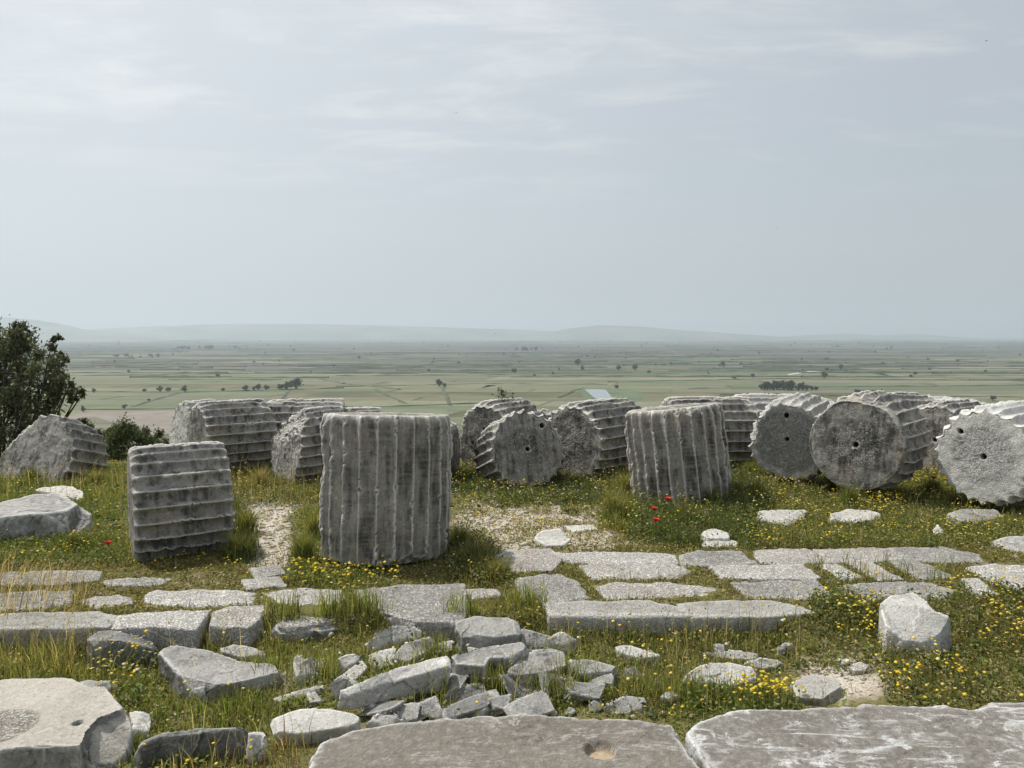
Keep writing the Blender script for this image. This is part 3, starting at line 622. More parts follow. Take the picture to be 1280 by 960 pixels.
rub('small white egg-shaped stone at the left tip of the long tilted block', [(408, 856, -.15), (424, 842, -.11), (440, 842, -.12), (442, 854, -.18), (420, 868, -.22)], 'rock_white')
rub('thin pale log-shaped stone in grass left of the egg-shaped one', [(336, 874, -.22), (370, 862, -.18), (404, 852, -.17), (408, 858, -.2), (380, 870, -.22), (345, 880, -.25)], 'rock_white')
rub('pale flat stone between the step and the long sloping stone', [(268, 812, -.14), (295, 803, -.12), (330, 806, -.14), (334, 816, -.18), (300, 822, -.2), (272, 822, -.2)], 'rock_white')
rub('blocky grey boulder with a flat top near the middle', [(566, 778, .0), (592, 769, .03), (636, 770, .03), (658, 779, .0), (648, 792, -.05), (610, 797, -.07), (576, 790, -.04)], 'rock')
rub('round white stone right of the blocky grey boulder', [(683, 794, -.06), (696, 784, -.03), (712, 786, -.04), (724, 798, -.1), (712, 806, -.14), (690, 806, -.14)], 'rock_white')
rub('small low stone left of the round white one', [(662, 804, -.16), (674, 794, -.13), (690, 798, -.15), (694, 808, -.19), (672, 812, -.2)], 'rock')
rub('pale flat leaf-shaped stone in the tall grass', [(764, 806, -.17), (790, 806, -.16), (828, 818, -.18), (832, 828, -.22), (800, 824, -.21), (775, 814, -.19)], 'rock_white')
rub('half-buried grey stone beneath the leaf-shaped one', [(778, 836, -.2), (792, 829, -.18), (806, 840, -.22), (798, 852, -.26), (782, 848, -.26)], 'rock_dark')
rub('low crusty stone at the back edge of the foreground slab with the hole', [(752, 880, -.2), (780, 868, -.17), (806, 870, -.18), (818, 882, -.22), (790, 892, -.25), (760, 892, -.25)], 'rock')
rub('big flat white boulder in front of the yellow flower clump', [(848, 842, -.12), (870, 832, -.1), (905, 825, -.1), (940, 832, -.12), (950, 846, -.16), (915, 858, -.2), (880, 852, -.18), (856, 852, -.17)], 'rock_white')
rub('flat grey paving scrap, rear one above the big flat white boulder', [(866, 816, -.19), (900, 811, -.19), (950, 815, -.2), (945, 824, -.22), (900, 823, -.22), (872, 822, -.22)], 'rock')
rub('flat grey paving scrap, right one above the big flat white boulder', [(922, 829, -.2), (950, 822, -.19), (980, 826, -.2), (984, 834, -.23), (955, 836, -.24)], 'rock')
rub('cracked flat stone next to the bare reddish earth', [(986, 850, -.15), (1015, 842, -.14), (1046, 848, -.13), (1055, 862, -.14), (1030, 873, -.15), (996, 870, -.16)], 'pave_grey', zb=-.3, zabs=True, planes=3)
rub('little pale stone in flowers below the free step corner', [(972, 806, -.15), (984, 800, -.13), (996, 804, -.15), (994, 810, -.18), (976, 812, -.18)], 'rock')
rub('tiny bright stone above the bare reddish earth', [(1046, 823, -.11), (1055, 820, -.10), (1064, 824, -.11), (1055, 829, -.12)], 'rock_white', zb=-.2, zabs=True)
rub('small brownish stone at the top of the bare reddish earth', [(1062, 830, -.11), (1074, 825, -.09), (1088, 830, -.1), (1082, 838, -.12), (1067, 838, -.12)], 'pave', zb=-.22, zabs=True)
def small_stones():
    r = random.Random(9)
    spots = [(440, 850), (470, 878), (520, 862), (585, 872), (600, 884), (615, 868), (640, 850), (655, 892), (690, 886), (712, 884), (745, 880), (560, 892), (480, 862), (612, 842), (545, 890), (390, 872), (465, 845), (700, 850), (672, 876), (725, 862),
             (360, 870), (415, 800), (540, 815), (575, 812), (640, 800), (400, 892), (820, 846), (838, 870), (880, 872), (900, 812)]
    for px, py in spots:
        sx = r.uniform(8, 17) / 186; g = at_z(px, py, -.17); rg = np.random.default_rng(int(px * 7 + py)); P = rg.normal(0, 1, (13, 3)); P /= np.linalg.norm(P, axis=1, keepdims=True)
        P = P * np.array([sx, sx * r.uniform(.6, .95), sx * r.uniform(.42, .75)]); a = r.uniform(0, 6.28); tl = r.uniform(-.5, .5)
        Rm = np.array(Matrix.Rotation(a, 3, 'Z') @ Matrix.Rotation(tl, 3, 'X')); P = P @ Rm.T + np.array([g[0], g[1], float(gz_n(g[0], g[1])) + sx * .28])
        block('rubble_stone', 'small angular stone lodged in the grass between the larger rubble', 'stone', [P], r.choice(['rock', 'rock_dark', 'rock_white', 'rock']), zb=-.28, vox=.0085, amp=.003, freq=6, chip=.004, facet=.008, planes=3, group='small stones among the rubble')
small_stones()
def heap():
    r = random.Random(4)
    for px, py, sz, mt in ((604, 842, .13, 'rock_dark'), (560, 850, .12, 'rock'), (648, 852, .14, 'rock_dark'), (700, 852, .13, 'rock'), (586, 878, .11, 'rock_dark'), (528, 882, .10, 'rock'), (662, 884, .12, 'rock'), (620, 876, .10, 'rock_dark'), (506, 886, .10, 'rock'),
                           (728, 862, .12, 'rock_dark'), (478, 822, .10, 'rock_white'), (546, 812, .12, 'rock'), (602, 818, .12, 'rock_white'), (672, 806, .12, 'rock'), (388, 830, .09, 'rock_white'), (440, 838, .10, 'rock_white'), (750, 850, .11, 'rock'), (476, 880, .12, 'rock_dark')):
        g = at_z(px, py, -.14); rg = np.random.default_rng(int(px * 3 + py)); n = 11
        P = rg.uniform(-1, 1, (n, 3)); P = np.vstack([P, [[1, .7, .6], [-1, .8, .5], [-.8, -.9, -.4], [.9, -.8, .3]]]) * np.array([sz * r.uniform(1.0, 1.35), sz * r.uniform(.65, .9), sz * r.uniform(.38, .55)])
        Rm = np.array(Matrix.Rotation(r.uniform(-.7, .7), 3, 'Z') @ Matrix.Rotation(r.uniform(-.15, .55), 3, 'X') @ Matrix.Rotation(r.uniform(-.45, .45), 3, 'Y')); P = P @ Rm.T + np.array([g[0], g[1], float(gz_n(g[0], g[1])) + sz * .38])
        block('rubble_stone', 'broken angular slab tipped into the rubble heap between its larger blocks', 'stone', [P], mt, zb=-.28, vox=.0085, amp=.003, freq=6, chip=.003, facet=.006, planes=1, group='broken slabs of the rubble heap')
heap()
block('boulder', 'lone white angular boulder with one dark end among yellow flowers at right', 'boulder',
      [([(1098, 752, .16), (1112, 744, .17), (1142, 741, .17), (1158, 752, .15), (1164, 760, .14), (1191, 772, .1), (1193, 786, .04), (1166, 805, -.03), (1130, 800, -.01), (1108, 782, .07)], None)], 'rock_white', zb=-.22, flare=.0, vox=.0105, amp=.008, facet=.014, chip=.005, planes=2, flatz=.4)

# ------------------------------------------------------------------ foreground
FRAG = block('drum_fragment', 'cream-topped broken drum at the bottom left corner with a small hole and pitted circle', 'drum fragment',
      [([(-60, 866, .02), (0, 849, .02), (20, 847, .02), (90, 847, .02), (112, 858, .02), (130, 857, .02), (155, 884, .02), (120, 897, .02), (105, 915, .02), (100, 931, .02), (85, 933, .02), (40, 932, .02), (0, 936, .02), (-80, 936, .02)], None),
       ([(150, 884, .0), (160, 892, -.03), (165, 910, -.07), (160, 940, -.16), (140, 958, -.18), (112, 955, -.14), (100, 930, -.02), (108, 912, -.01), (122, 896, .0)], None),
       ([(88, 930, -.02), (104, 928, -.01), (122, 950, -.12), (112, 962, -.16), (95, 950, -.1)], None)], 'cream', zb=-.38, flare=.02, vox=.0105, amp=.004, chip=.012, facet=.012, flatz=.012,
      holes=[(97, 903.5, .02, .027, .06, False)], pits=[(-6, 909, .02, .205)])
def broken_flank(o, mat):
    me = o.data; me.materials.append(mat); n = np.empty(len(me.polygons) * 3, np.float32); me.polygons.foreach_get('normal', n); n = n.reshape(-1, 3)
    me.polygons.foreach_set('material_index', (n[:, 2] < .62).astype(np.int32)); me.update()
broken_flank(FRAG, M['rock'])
block('foreground_slab', 'large flat brown-grey slab with a shallow sandy hole near its right end', 'stone slab',
      [[(360, 992, .02), (388, 950, .02), (402, 928, .02), (436, 911, .02), (500, 902, .02), (560, 897, .02), (670, 891, .02), (735, 896, .02), (800, 899, .02), (838, 905, .02), (850, 920, .02), (876, 958, .02), (896, 992, .02)]],
      'slab', zb=-.35, flare=.02, vox=.0125, amp=.005, chip=.02, facet=.014, flatz=.01, holes=[(751, 937, .02, .088, .045, True)])
block('foreground_slab', 'large flat grey slab splashed with white crust at the bottom right', 'stone slab',
      [[(857, 916, .03), (880, 898, .03), (910, 887, .03), (1000, 884, .03), (1100, 880, .03), (1180, 880, .03), (1213, 886, .03), (1240, 876, .03), (1290, 877, .03), (1350, 885, .03), (1360, 995, .03), (912, 995, .03), (885, 956, .03)]],
      'slab_white', zb=-.35, flare=.02, vox=.0125, amp=.005, chip=.02, facet=.014, flatz=.01)


# ------------------------------------------------------------------ grass, herbs and flowers
def tomask(px, py): return px, py
def to_px(x, y, z):
    d = np.stack([x, y, z - CZ], -1); f = d @ FW; u = d[:, 0] / f; v = (d @ UP) / f
    return 640 + u * F, 480 - v * F
def scatter(poly_px, dens, zref=-.05, clump=.0, cs=2.5, free=True, seed=1, thr=0.0):
    """random ground points inside a region of the ground given by photo pixels"""
    W = gpoly(poly_px, zref); lo = W.min(0); hi = W.max(0); n = int(dens * (hi - lo).prod())
    x = rng.uniform(lo[0], hi[0], n); y = rng.uniform(lo[1], hi[1], n)
    m = inpoly(x, y, W); x = x[m]; y = y[m]
    if clump > 0:
        nz = fbm(np.stack([x * cs, y * cs, 0 * x + seed], 1), 3, seed)
        m = nz * clump + rng.uniform(-.5, .5, len(x)) * (1 - clump * .5) > thr; x = x[m]; y = y[m]
    if free:
        bad = np.zeros(len(x), bool)
        for P in FOOT:
            if P[:, 0].max() < lo[0] or P[:, 0].min() > hi[0] or P[:, 1].max() < lo[1] or P[:, 1].min() > hi[1]: continue
            bad |= inpoly(x, y, P)
        x = x[~bad]; y = y[~bad]
    return x, y
def edge_fade(poly_px, x, y, zref, w=.28):
    W = gpoly(poly_px, zref); d = np.full(len(x), 1e9)
    for i in range(len(W)):
        a, b = W[i], W[(i + 1) % len(W)]; e = b - a; t = np.clip(((x - a[0]) * e[0] + (y - a[1]) * e[1]) / (e @ e + 1e-9), 0, 1)
        d = np.minimum(d, np.hypot(x - a[0] - t * e[0], y - a[1] - t * e[1]))
    return sstep(0, w, d + rng.uniform(-.06, .06, len(x)))

LUSH = [(0.106, 0.151, 0.031), (0.146, 0.185, 0.039), (0.19, 0.213, 0.056), (0.084, 0.123, 0.027)]
BRIGHT = [(0.19, 0.235, 0.05), (0.235, 0.269, 0.067), (0.157, 0.202, 0.04), (0.302, 0.291, 0.095)]
DARK = [(0.05, 0.075, 0.02), (0.07, 0.1, 0.025), (0.095, 0.12, 0.032), (0.14, 0.15, 0.045)]
YELL = [(0.302, 0.274, 0.084), (0.358, 0.302, 0.112), (0.213, 0.224, 0.062), (0.258, 0.252, 0.067), (0.403, 0.325, 0.146)]
DRY = [(.42, .33, .18), (.36, .27, .15), (.48, .39, .23), (.26, .22, .09)]
MOSS = [(0.134, 0.14, 0.036), (0.179, 0.168, 0.05), (0.224, 0.185, 0.067), (0.101, 0.118, 0.029), (0.269, 0.213, 0.095)]
RED = [(.19, .085, .05), (.24, .145, .075), (.17, .17, .05), (.14, .18, .04)]

class Blades:
    def __init__(self): self.V = []; self.C = []; self.n = 0
    def add(self, x, y, h, pal, w=.006, lean=.35, dirs=None, z=None, var=.42, bias=None):
        n = len(x)
        if n == 0: return
        z = gz_n(x, y) - .01 if z is None else z
        h = np.asarray(h) * np.ones(n); a = rng.uniform(0, 2 * math.pi, n)
        ld = rng.uniform(0, 2 * math.pi, n); lm = h * lean * np.abs(rng.normal(0, 1, n)).clip(0, 2.2)
        bx, by = bias if bias else (0, 0)
        lx = np.cos(ld) * lm + bx * h; ly = np.sin(ld) * lm + by * h
        wx = np.cos(a) * w * .5; wy = np.sin(a) * w * .5
        ww = rng.uniform(.7, 1.3, n); wx *= ww; wy *= ww
        b = np.stack([x, y, z], 1); s = np.stack([wx, wy, 0 * wx], 1)
        mid = b + np.stack([lx * .3, ly * .3, h * .55], 1); tip = b + np.stack([lx, ly, h * np.sqrt(np.clip(1 - (lm / h) ** 2 * .3, .3, 1))], 1)
        self.V.append(np.stack([b - s, b + s, mid + s * .8, mid - s * .8, tip], 1).reshape(-1, 3))
        c = np.array(pal)[rng.integers(0, len(pal), n)] * (1 + rng.normal(0, var, n)).clip(.3, 2.1)[:, None]
        c5 = np.repeat(c[:, None], 5, 1); c5[:, 4] = c5[:, 4] * .6 + np.array([.34, .31, .15]) * .4
        self.C.append(c5.reshape(-1, 3)); self.n += n
    def build(self, name, mat, label, cat):
        V = np.vstack(self.V); C = np.vstack(self.C); k = np.arange(self.n) * 5
        me = fast_mesh(name, V, [np.stack([k, k + 1, k + 2, k + 3], 1), np.stack([k + 3, k + 2, k + 4], 1)])
        attr_c(me, 'col', C); o = link(name, me, mat); tag(o, label, cat, kind='stuff'); print(name, self.n); return o

class Leaves:
    """small leaf-shaped faces, any orientation"""
    def __init__(self): self.V = []; self.C = []; self.n = 0
    def add(self, P, size, pal, asp=.5, flat=.5, var=.25):
        n = len(P)
        if n == 0: return
        d = rng.normal(0, 1, (n, 3)); d[:, 2] *= flat; d /= np.linalg.norm(d, axis=1, keepdims=True)
        e = np.cross(d, rng.normal(0, 1, (n, 3))); e /= np.linalg.norm(e, axis=1, keepdims=True)
        s = (size * rng.uniform(.65, 1.35, n))[:, None]
        b = P - d * s * .5; t = P + d * s * .5; m = P + np.cross(d, e) * s * .08
        self.V.append(np.stack([b, m + e * s * asp * .5, t, m - e * s * asp * .5], 1).reshape(-1, 3))
        c = np.array(pal)[rng.integers(0, len(pal), n)] * (1 + rng.normal(0, var, n)).clip(.4, 1.8)[:, None]
        self.C.append(np.repeat(c[:, None], 4, 1).reshape(-1, 3)); self.n += n
    def build(self, name, mat, label=None, cat=None, kind=None, parent=None, org=(0, 0, 0)):
        V = np.vstack(self.V) - np.array(org); k = np.arange(self.n) * 4
        me = fast_mesh(name, V, [np.stack([k, k + 1, k + 2, k + 3], 1)]); attr_c(me, 'col', np.vstack(self.C))
        o = link(name, me, mat, parent); tag(o, label, cat, kind=kind); print(name, self.n); return o

class Heads:
    """little domed flower heads on stems"""
    def __init__(self): self.V = []; self.C = []; self.n = 0
    def add(self, x, y, h, r, pal, stems):
        n = len(x)
        if n == 0: return
        z = gz_n(x, y); k = np.arange(7) / 7 * 2 * math.pi
        jx = rng.normal(0, .03, n); jy = rng.normal(0, .03, n)
        c = np.stack([x + jx, y + jy, z + h], 1)
        nrm = np.stack([rng.normal(-.1, .3, n), rng.normal(-.15, .3, n), np.ones(n)], 1); nrm /= np.linalg.norm(nrm, axis=1, keepdims=True)
        u = np.cross(nrm, [0, 1, .01]); u /= np.linalg.norm(u, axis=1, keepdims=True); v = np.cross(nrm, u)
        r = np.asarray(r) * rng.uniform(.7, 1.25, n)
        ring = c[:, None] + (u[:, None] * np.cos(k)[None, :, None] + v[:, None] * np.sin(k)[None, :, None]) * r[:, None, None]
        top = c + nrm * r[:, None] * .22
        bot = c - nrm * r[:, None] * .3
        self.V.append(np.concatenate([ring, top[:, None], bot[:, None]], 1).reshape(-1, 3))
        col = np.array(pal)[rng.integers(0, len(pal), n)] * rng.uniform(.75, 1.15, n)[:, None]
        cc = np.repeat(col[:, None], 9, 1); cc[:, 7] *= np.array([.95, .8, .8]); cc[:, 8] = (.08, .11, .02)
        self.C.append(cc.reshape(-1, 3)); self.n += n
        stems.add(x, y, h, [(.07, .11, .025), (.11, .14, .04)], w=.004, lean=.05)
    def build(self, name, mat, label, cat):
        k = np.arange(self.n) * 9; F_ = []
        for i in range(7):
            j = (i + 1) % 7; F_.append(np.stack([k + i, k + j, k + 7], 1)); F_.append(np.stack([k + j, k + i, k + 8], 1))
        me = fast_mesh(name, np.vstack(self.V), F_); attr_c(me, 'col', np.vstack(self.C))
        o = link(name, me, mat); tag(o, label, cat, kind='stuff'); print(name, self.n); return o

G = Blades(); DG = Blades(); HB = Leaves(); FL = Heads()
YEL = [(.85, .68, .03), (.88, .74, .06), (.80, .60, .03), (.86, .78, .22)]
WHT = [(.75, .74, .66)]
def unpale(x, y, keep=.12):
    b = np.zeros(len(x), bool)
    for p in PALE: b |= inpoly(x, y, p)
    k = ~b | (rng.uniform(0, 1, len(x)) < keep); return x[k], y[k]
def patch(poly, dens, h, pal, fl=0, z=-.05, clump=.5, cs=2.2, w=.006, lean=.55, herb=0, hh=.06, seed=1, free=True, thr=0.0, hpal=None, fr=.0115, fh=None):
    x, y = scatter(poly, dens * 1.5, z, clump, cs, free, seed, thr)
    if seed in (3, 4): x, y = unpale(x, y)
    f = edge_fade(poly, x, y, z); k = rng.uniform(0, 1, len(x)) < .25 + .75 * f; x, y, f = x[k], y[k], f[k]
    hv = (.75 + .55 * fbm(np.stack([x * 4, y * 4, 0 * x + seed], 1), 2, seed)) * (.9 + .75 * fbm(np.stack([x * 1.4, y * 1.4, 0 * x + 3], 1), 2, 99))
    G.add(x, y, rng.uniform(h[0], h[1], len(x)) * rng.uniform(.5, 1.1, len(x)) * (.4 + .6 * f) * hv.clip(.3, 1.7), pal, w, lean)
    if herb:
        x, y = scatter(poly, herb * 1.5, z, clump, cs, free, seed, thr)
        if seed in (3, 4): x, y = unpale(x, y)
        P = np.stack([x, y, gz_n(x, y) + rng.uniform(0, 1, len(x)) ** 1.5 * hh], 1); HB.add(P, .026, hpal or pal, .55, .5)
    if fl:
        x, y = scatter(poly, fl if fl > 300 else fl * 1.7, z, .15 if fl > 300 else 1.1, 1.7, free, seed + 5, -.3 if fl > 300 else .12)
        fhh = fh or (h[0] * .7, h[1] * 1.0)
        FL.add(x, y, rng.uniform(fhh[0], fhh[1], len(x)), fr, YEL, G)

ALLBACK = [(-60, 700), (-200, 575), (1480, 575), (1340, 690), (700, 690), (560, 715), (400, 715)]
# thin cover everywhere behind and between the slabs
patch([(-80, 800), (-260, 570), (1540, 570), (1380, 770)], 1100, (.02, .06), MOSS, 0, clump=.75, cs=1.8, herb=1500, hh=.025, w=.005, seed=3, thr=.0)
patch([(-80, 795), (-150, 690), (1400, 680), (1340, 770)], 3000, (.015, .045), MOSS + YELL[:2], 40, clump=.45, cs=3, herb=2600, hh=.03, w=.0045, seed=4, thr=-.12, fr=.010)
# back left
patch([(-200, 700), (-260, 585), (165, 585), (160, 712), (0, 712)], 2300, (.07, .20), LUSH + BRIGHT[:2], 70, clump=.5, seed=6, herb=1500, hh=.10, thr=-.1)
patch([(90, 600), (165, 590), (162, 640), (100, 640)], 2500, (.10, .25), YELL + BRIGHT, 40, clump=.4, seed=7, thr=-.1)
patch([(-60, 715), (-60, 672), (160, 676), (165, 714)], 2200, (.06, .16), LUSH, 110, clump=.4, seed=8, herb=1800, hh=.09, thr=-.1)
# the terrace goes on to both sides
patch([(1440, 930), (1440, 585), (2300, 585), (2300, 930)], 1300, (.05, .16), LUSH + YELL[:3], 90, z=-.1, clump=.4, seed=80, herb=1300, hh=.08, thr=-.15)
patch([(-1000, 930), (-1000, 580), (-150, 580), (-100, 930)], 1300, (.05, .18), LUSH + YELL[:3], 60, z=-.1, clump=.4, seed=81, herb=1300, hh=.08, thr=-.15)
# beside the sideways drum
patch([(280, 712), (280, 630), (312, 630), (328, 700), (318, 716)], 4200, (.16, .36), DARK + LUSH[:1], 15, clump=.15, seed=9, thr=-.4)
patch([(150, 722), (160, 703), (300, 703), (300, 720)], 2500, (.04, .12), MOSS + YELL[:3], 60, clump=.3, seed=10, thr=-.3)
patch([(290, 640), (290, 595), (420, 595), (410, 640)], 2300, (.10, .24), DARK + YELL[:3], 110, clump=.3, seed=12, herb=1500, hh=.12, thr=-.2)
# around the tall upright drum
patch([(352, 735), (368, 690), (360, 650), (402, 640), (402, 715), (480, 722), (486, 740), (420, 746)], 4200, (.08, .22), BRIGHT + LUSH, 0, clump=.15, seed=13, herb=2500, hh=.10, thr=-.35)
patch([(352, 742), (372, 712), (470, 712), (500, 722), (500, 742), (420, 748)], 900, (.06, .14), LUSH, 420, clump=.1, seed=14, thr=-.4, fr=.0145)
patch([(385, 712), (370, 640), (402, 640), (402, 712)], 2600, (.22, .42), YELL + LUSH, 0, clump=.1, seed=15, thr=-.4)
patch([(562, 735), (562, 672), (600, 668), (632, 700), (642, 738), (600, 742)], 5200, (.10, .27), DARK + YELL[:2], 12, clump=.1, seed=16, herb=2600, hh=.15, thr=-.4)
# in front of the middle drums
patch([(562, 618), (580, 592), (760, 592), (770, 640), (700, 640), (620, 640)], 3200, (.08, .22), LUSH + DARK, 130, clump=.25, seed=17, herb=2600, hh=.14, thr=-.3)
patch([(566, 655), (575, 625), (760, 625), (770, 655), (660, 650)], 1700, (.03, .09), MOSS + YELL, 110, clump=.6, cs=3, seed=18, herb=1500, hh=.04)
patch([(600, 690), (640, 655), (760, 650), (860, 670), (860, 695), (720, 690)], 2000, (.03, .10), YELL + MOSS, 80, clump=.6, cs=3, seed=19, herb=1800, hh=.04, thr=.0)
# around the tilted upright drum
patch([(745, 665), (755, 590), (790, 585), (796, 650), (790, 672)], 4200, (.18, .42), BRIGHT + YELL[:3] + LUSH, 40, clump=.15, seed=20, thr=-.35)
patch([(780, 678), (790, 640), (940, 612), (975, 625), (940, 690), (830, 690)], 4200, (.12, .28), LUSH + DARK, 90, clump=.15, seed=21, herb=3000, hh=.18, thr=-.35)
patch([(860, 650), (880, 606), (962, 606), (975, 640), (930, 660)], 3600, (.24, .44), DARK + LUSH, 10, clump=.15, seed=22, thr=-.35)
patch([(905, 600), (925, 575), (1010, 580), (1010, 606), (940, 608)], 3200, (.15, .35), BRIGHT + LUSH, 40, clump=.2, seed=23, herb=2000, hh=.2, thr=-.3)
# right flower meadow
patch([(930, 692), (940, 598), (1480, 598), (1440, 690)], 2900, (.07, .19), LUSH + YELL[:3], 280, clump=.35, seed=24, herb=2600, hh=.10, thr=-.2)
patch([(1030, 632), (1040, 598), (1120, 602), (1125, 640)], 2600, (.15, .32), LUSH + BRIGHT, 50, clump=.2, seed=25, thr=-.3)
patch([(1180, 640), (1190, 610), (1300, 615), (1300, 640)], 2200, (.14, .34), LUSH + DARK, 60, clump=.3, seed=26, thr=-.3)
patch([(1180, 700), (1240, 680), (1420, 690), (1420, 745), (1280, 710)], 2600, (.03, .09), MOSS + YELL, 120, clump=.3, seed=27, herb=2200, hh=.05, thr=-.2)
# trough, z about -.33
T = -.23
patch([(-60, 900), (-60, 800), (700, 800), (1000, 795), (1000, 905), (380, 905), (300, 990), (120, 990)], 2600, (.06, .18), BRIGHT + LUSH + YELL[:2], 22, z=T, clump=.45, cs=4, seed=30, herb=1500, hh=.07, thr=-.15)
patch([(-60, 866), (-60, 806), (120, 806), (135, 870)], 3800, (.14, .34), YELL + BRIGHT, 40, z=T, clump=.25, seed=31, w=.0055, thr=-.3, fh=(.2, .34))
patch([(125, 925), (120, 832), (200, 836), (215, 925)], 2600, (.08, .22), LUSH + YELL[:2], 190, z=T, clump=.2, seed=32, herb=2200, hh=.15, thr=-.3, fr=.0125, fh=(.16, .27))
patch([(205, 850), (205, 802), (480, 800), (560, 830), (450, 850)], 2600, (.10, .26), BRIGHT + YELL[:2], 6, z=T, clump=.5, cs=4, seed=33)
patch([(190, 935), (205, 880), (350, 868), (420, 890), (330, 930)], 3000, (.10, .28), BRIGHT + LUSH, 14, z=T, clump=.35, cs=4, seed=34, thr=-.15)
patch([(180, 1000), (210, 935), (400, 915), (390, 1000)], 2600, (.12, .27), RED + YELL[:2], 10, z=T, clump=.3, cs=4, seed=35, thr=-.25)
patch([(640, 855), (640, 788), (1000, 790), (1000, 850), (850, 905), (780, 905)], 2900, (.08, .25), BRIGHT + LUSH + YELL, 45, z=T, clump=.35, cs=3.5, seed=36, herb=1200, hh=.10, thr=-.2, fh=(.15, .3))
patch([(670, 830), (670, 792), (1015, 792), (1025, 830)], 5000, (.08, .25), YELL + LUSH, 70, z=T, clump=.3, seed=37, thr=-.2, fh=(.16, .3))
patch([(830, 930), (860, 858), (1000, 860), (1008, 896)], 3200, (.10, .22), LUSH + BRIGHT, 130, z=-.2, clump=.25, seed=38, herb=1800, hh=.14, thr=-.3, fh=(.12, .24))
patch([(922, 898), (930, 872), (1002, 872), (1008, 894)], 800, (.10, .2), LUSH, 900, z=-.18, clump=.1, seed=39, thr=-.4, fr=.014, fh=(.13, .22))
patch([(-60, 845), (-60, 806), (330, 804), (450, 800), (570, 800), (570, 830), (440, 830), (320, 840)], 5000, (.08, .25), BRIGHT + YELL + LUSH[:1], 14, z=T, clump=.3, cs=4, seed=46, thr=-.2, fh=(.15, .26))
patch([(560, 800), (560, 760), (690, 755), (690, 800)], 2400, (.08, .2), BRIGHT + YELL, 30, z=-.15, clump=.3, cs=4, seed=47, thr=-.2)
for a, b, n in ((455, 800, 70), (545, 835, 80), (690, 875, 60), (612, 870, 50), (660, 790, 60), (420, 800, 60), (500, 858, 40), (330, 850, 60), (540, 880, 22), (700, 845, 40), (360, 805, 60), (580, 800, 40), (720, 860, 60), (625, 865, 60), (860, 880, 60), (395, 850, 40)):
    p = at_z(a, b, T); x = p[0] + rng.normal(0, .08, n * 3); y = p[1] + rng.normal(0, .05, n * 3)
    G.add(x, y, rng.uniform(.10, .28, n * 3), BRIGHT, .0065, .3)
# right front meadow
patch([(1000, 830), (1010, 760), (1480, 740), (1480, 905), (1120, 900), (1095, 840)], 3600, (.05, .15), LUSH + MOSS + YELL[:2], 250, z=-.13, clump=.3, cs=2.5, seed=40, herb=3200, hh=.09, thr=-.25)
patch([(1180, 830), (1190, 780), (1330, 770), (1330, 840)], 1200, (.08, .17), YELL, 260, z=-.13, clump=.2, seed=41, thr=-.3)
patch([(1010, 800), (1015, 752), (1060, 742), (1100, 760), (1100, 800)], 2800, (.10, .24), LUSH + DARK, 130, z=-.13, clump=.2, seed=42, herb=2000, hh=.14, thr=-.3)
patch([(1190, 770), (1180, 745), (1330, 742), (1330, 772)], 2600, (.08, .2), DARK + LUSH, 200, z=-.13, clump=.2, seed=43, herb=1800, hh=.12, thr=-.3)
patch([(1010, 890), (1000, 815), (1110, 815), (1130, 890)], 420, (.03, .09), YELL + DRY, 6, z=-.13, clump=.6, seed=44)
patch([(1030, 838), (1035, 810), (1075, 810), (1080, 835)], 500, (.08, .2), DRY, 0, z=-.13, clump=.2, seed=45)
# sparse tufts straying onto the bare paths
patch([(288, 640), (330, 618), (400, 625), (400, 700), (360, 712), (300, 712)], 1500, (.02, .09), YELL + MOSS, 30, clump=.8, cs=4.5, seed=70, herb=900, hh=.03, thr=.12)
patch([(566, 650), (600, 615), (700, 622), (760, 630), (755, 655), (650, 690), (690, 700), (600, 705)], 1700, (.02, .09), YELL + MOSS + DRY[:1], 40, clump=.8, cs=4.5, seed=71, herb=1200, hh=.03, thr=.09)
# tall tussocks at the feet of the drums
def tussock(px, py, n, h, rad, pal, z=-.03):
    g = at_z(px, py, z); a = rng.uniform(0, 6.28, n); r_ = rad * np.abs(rng.normal(0, .45, n)); x = g[0] + np.cos(a) * r_; y = g[1] + np.sin(a) * r_ * .8
    hh = rng.uniform(.45, 1.0, n) * h * (1 - .35 * (r_ / rad).clip(0, 1)); ld = a + rng.normal(0, .4, n)
    for k in range(6):
        m = slice(k * n // 6, (k + 1) * n // 6); G.add(x[m], y[m], hh[m], pal, .006, .28, bias=(.32 * math.cos(k * 1.047), .32 * math.sin(k * 1.047)))
for a in ((596, 712, 900, .34, .20, DARK + LUSH), (622, 724, 500, .24, .18, LUSH + YELL), (575, 690, 400, .36, .12, DARK + LUSH), (298, 700, 700, .36, .17, DARK + LUSH), (310, 668, 400, .40, .12, LUSH + YELL[:2]), (378, 702, 700, .36, .15, BRIGHT + LUSH), (392, 676, 300, .46, .10, YELL + LUSH),
          (768, 650, 800, .42, .20, BRIGHT + LUSH + YELL), (782, 622, 500, .44, .16, BRIGHT + YELL), (886, 640, 800, .38, .20, DARK + LUSH), (915, 632, 800, .40, .20, DARK + LUSH), (945, 628, 600, .36, .18, LUSH + DARK), (848, 656, 500, .26, .2, LUSH), (940, 600, 500, .34, .18, BRIGHT + LUSH),
          (572, 606, 400, .3, .15, LUSH), (600, 616, 400, .22, .2, LUSH), (1062, 636, 500, .34, .2, LUSH + BRIGHT), (1096, 630, 500, .32, .2, LUSH + BRIGHT), (1165, 622, 500, .34, .2, LUSH + DARK), (1230, 640, 400, .3, .2, LUSH), (120, 610, 500, .3, .25, LUSH + YELL), (40, 606, 500, .3, .3, LUSH), (90, 690, 500, .25, .25, DARK + LUSH), (325, 612, 300, .4, .15, YELL + DRY)):
    tussock(*a)
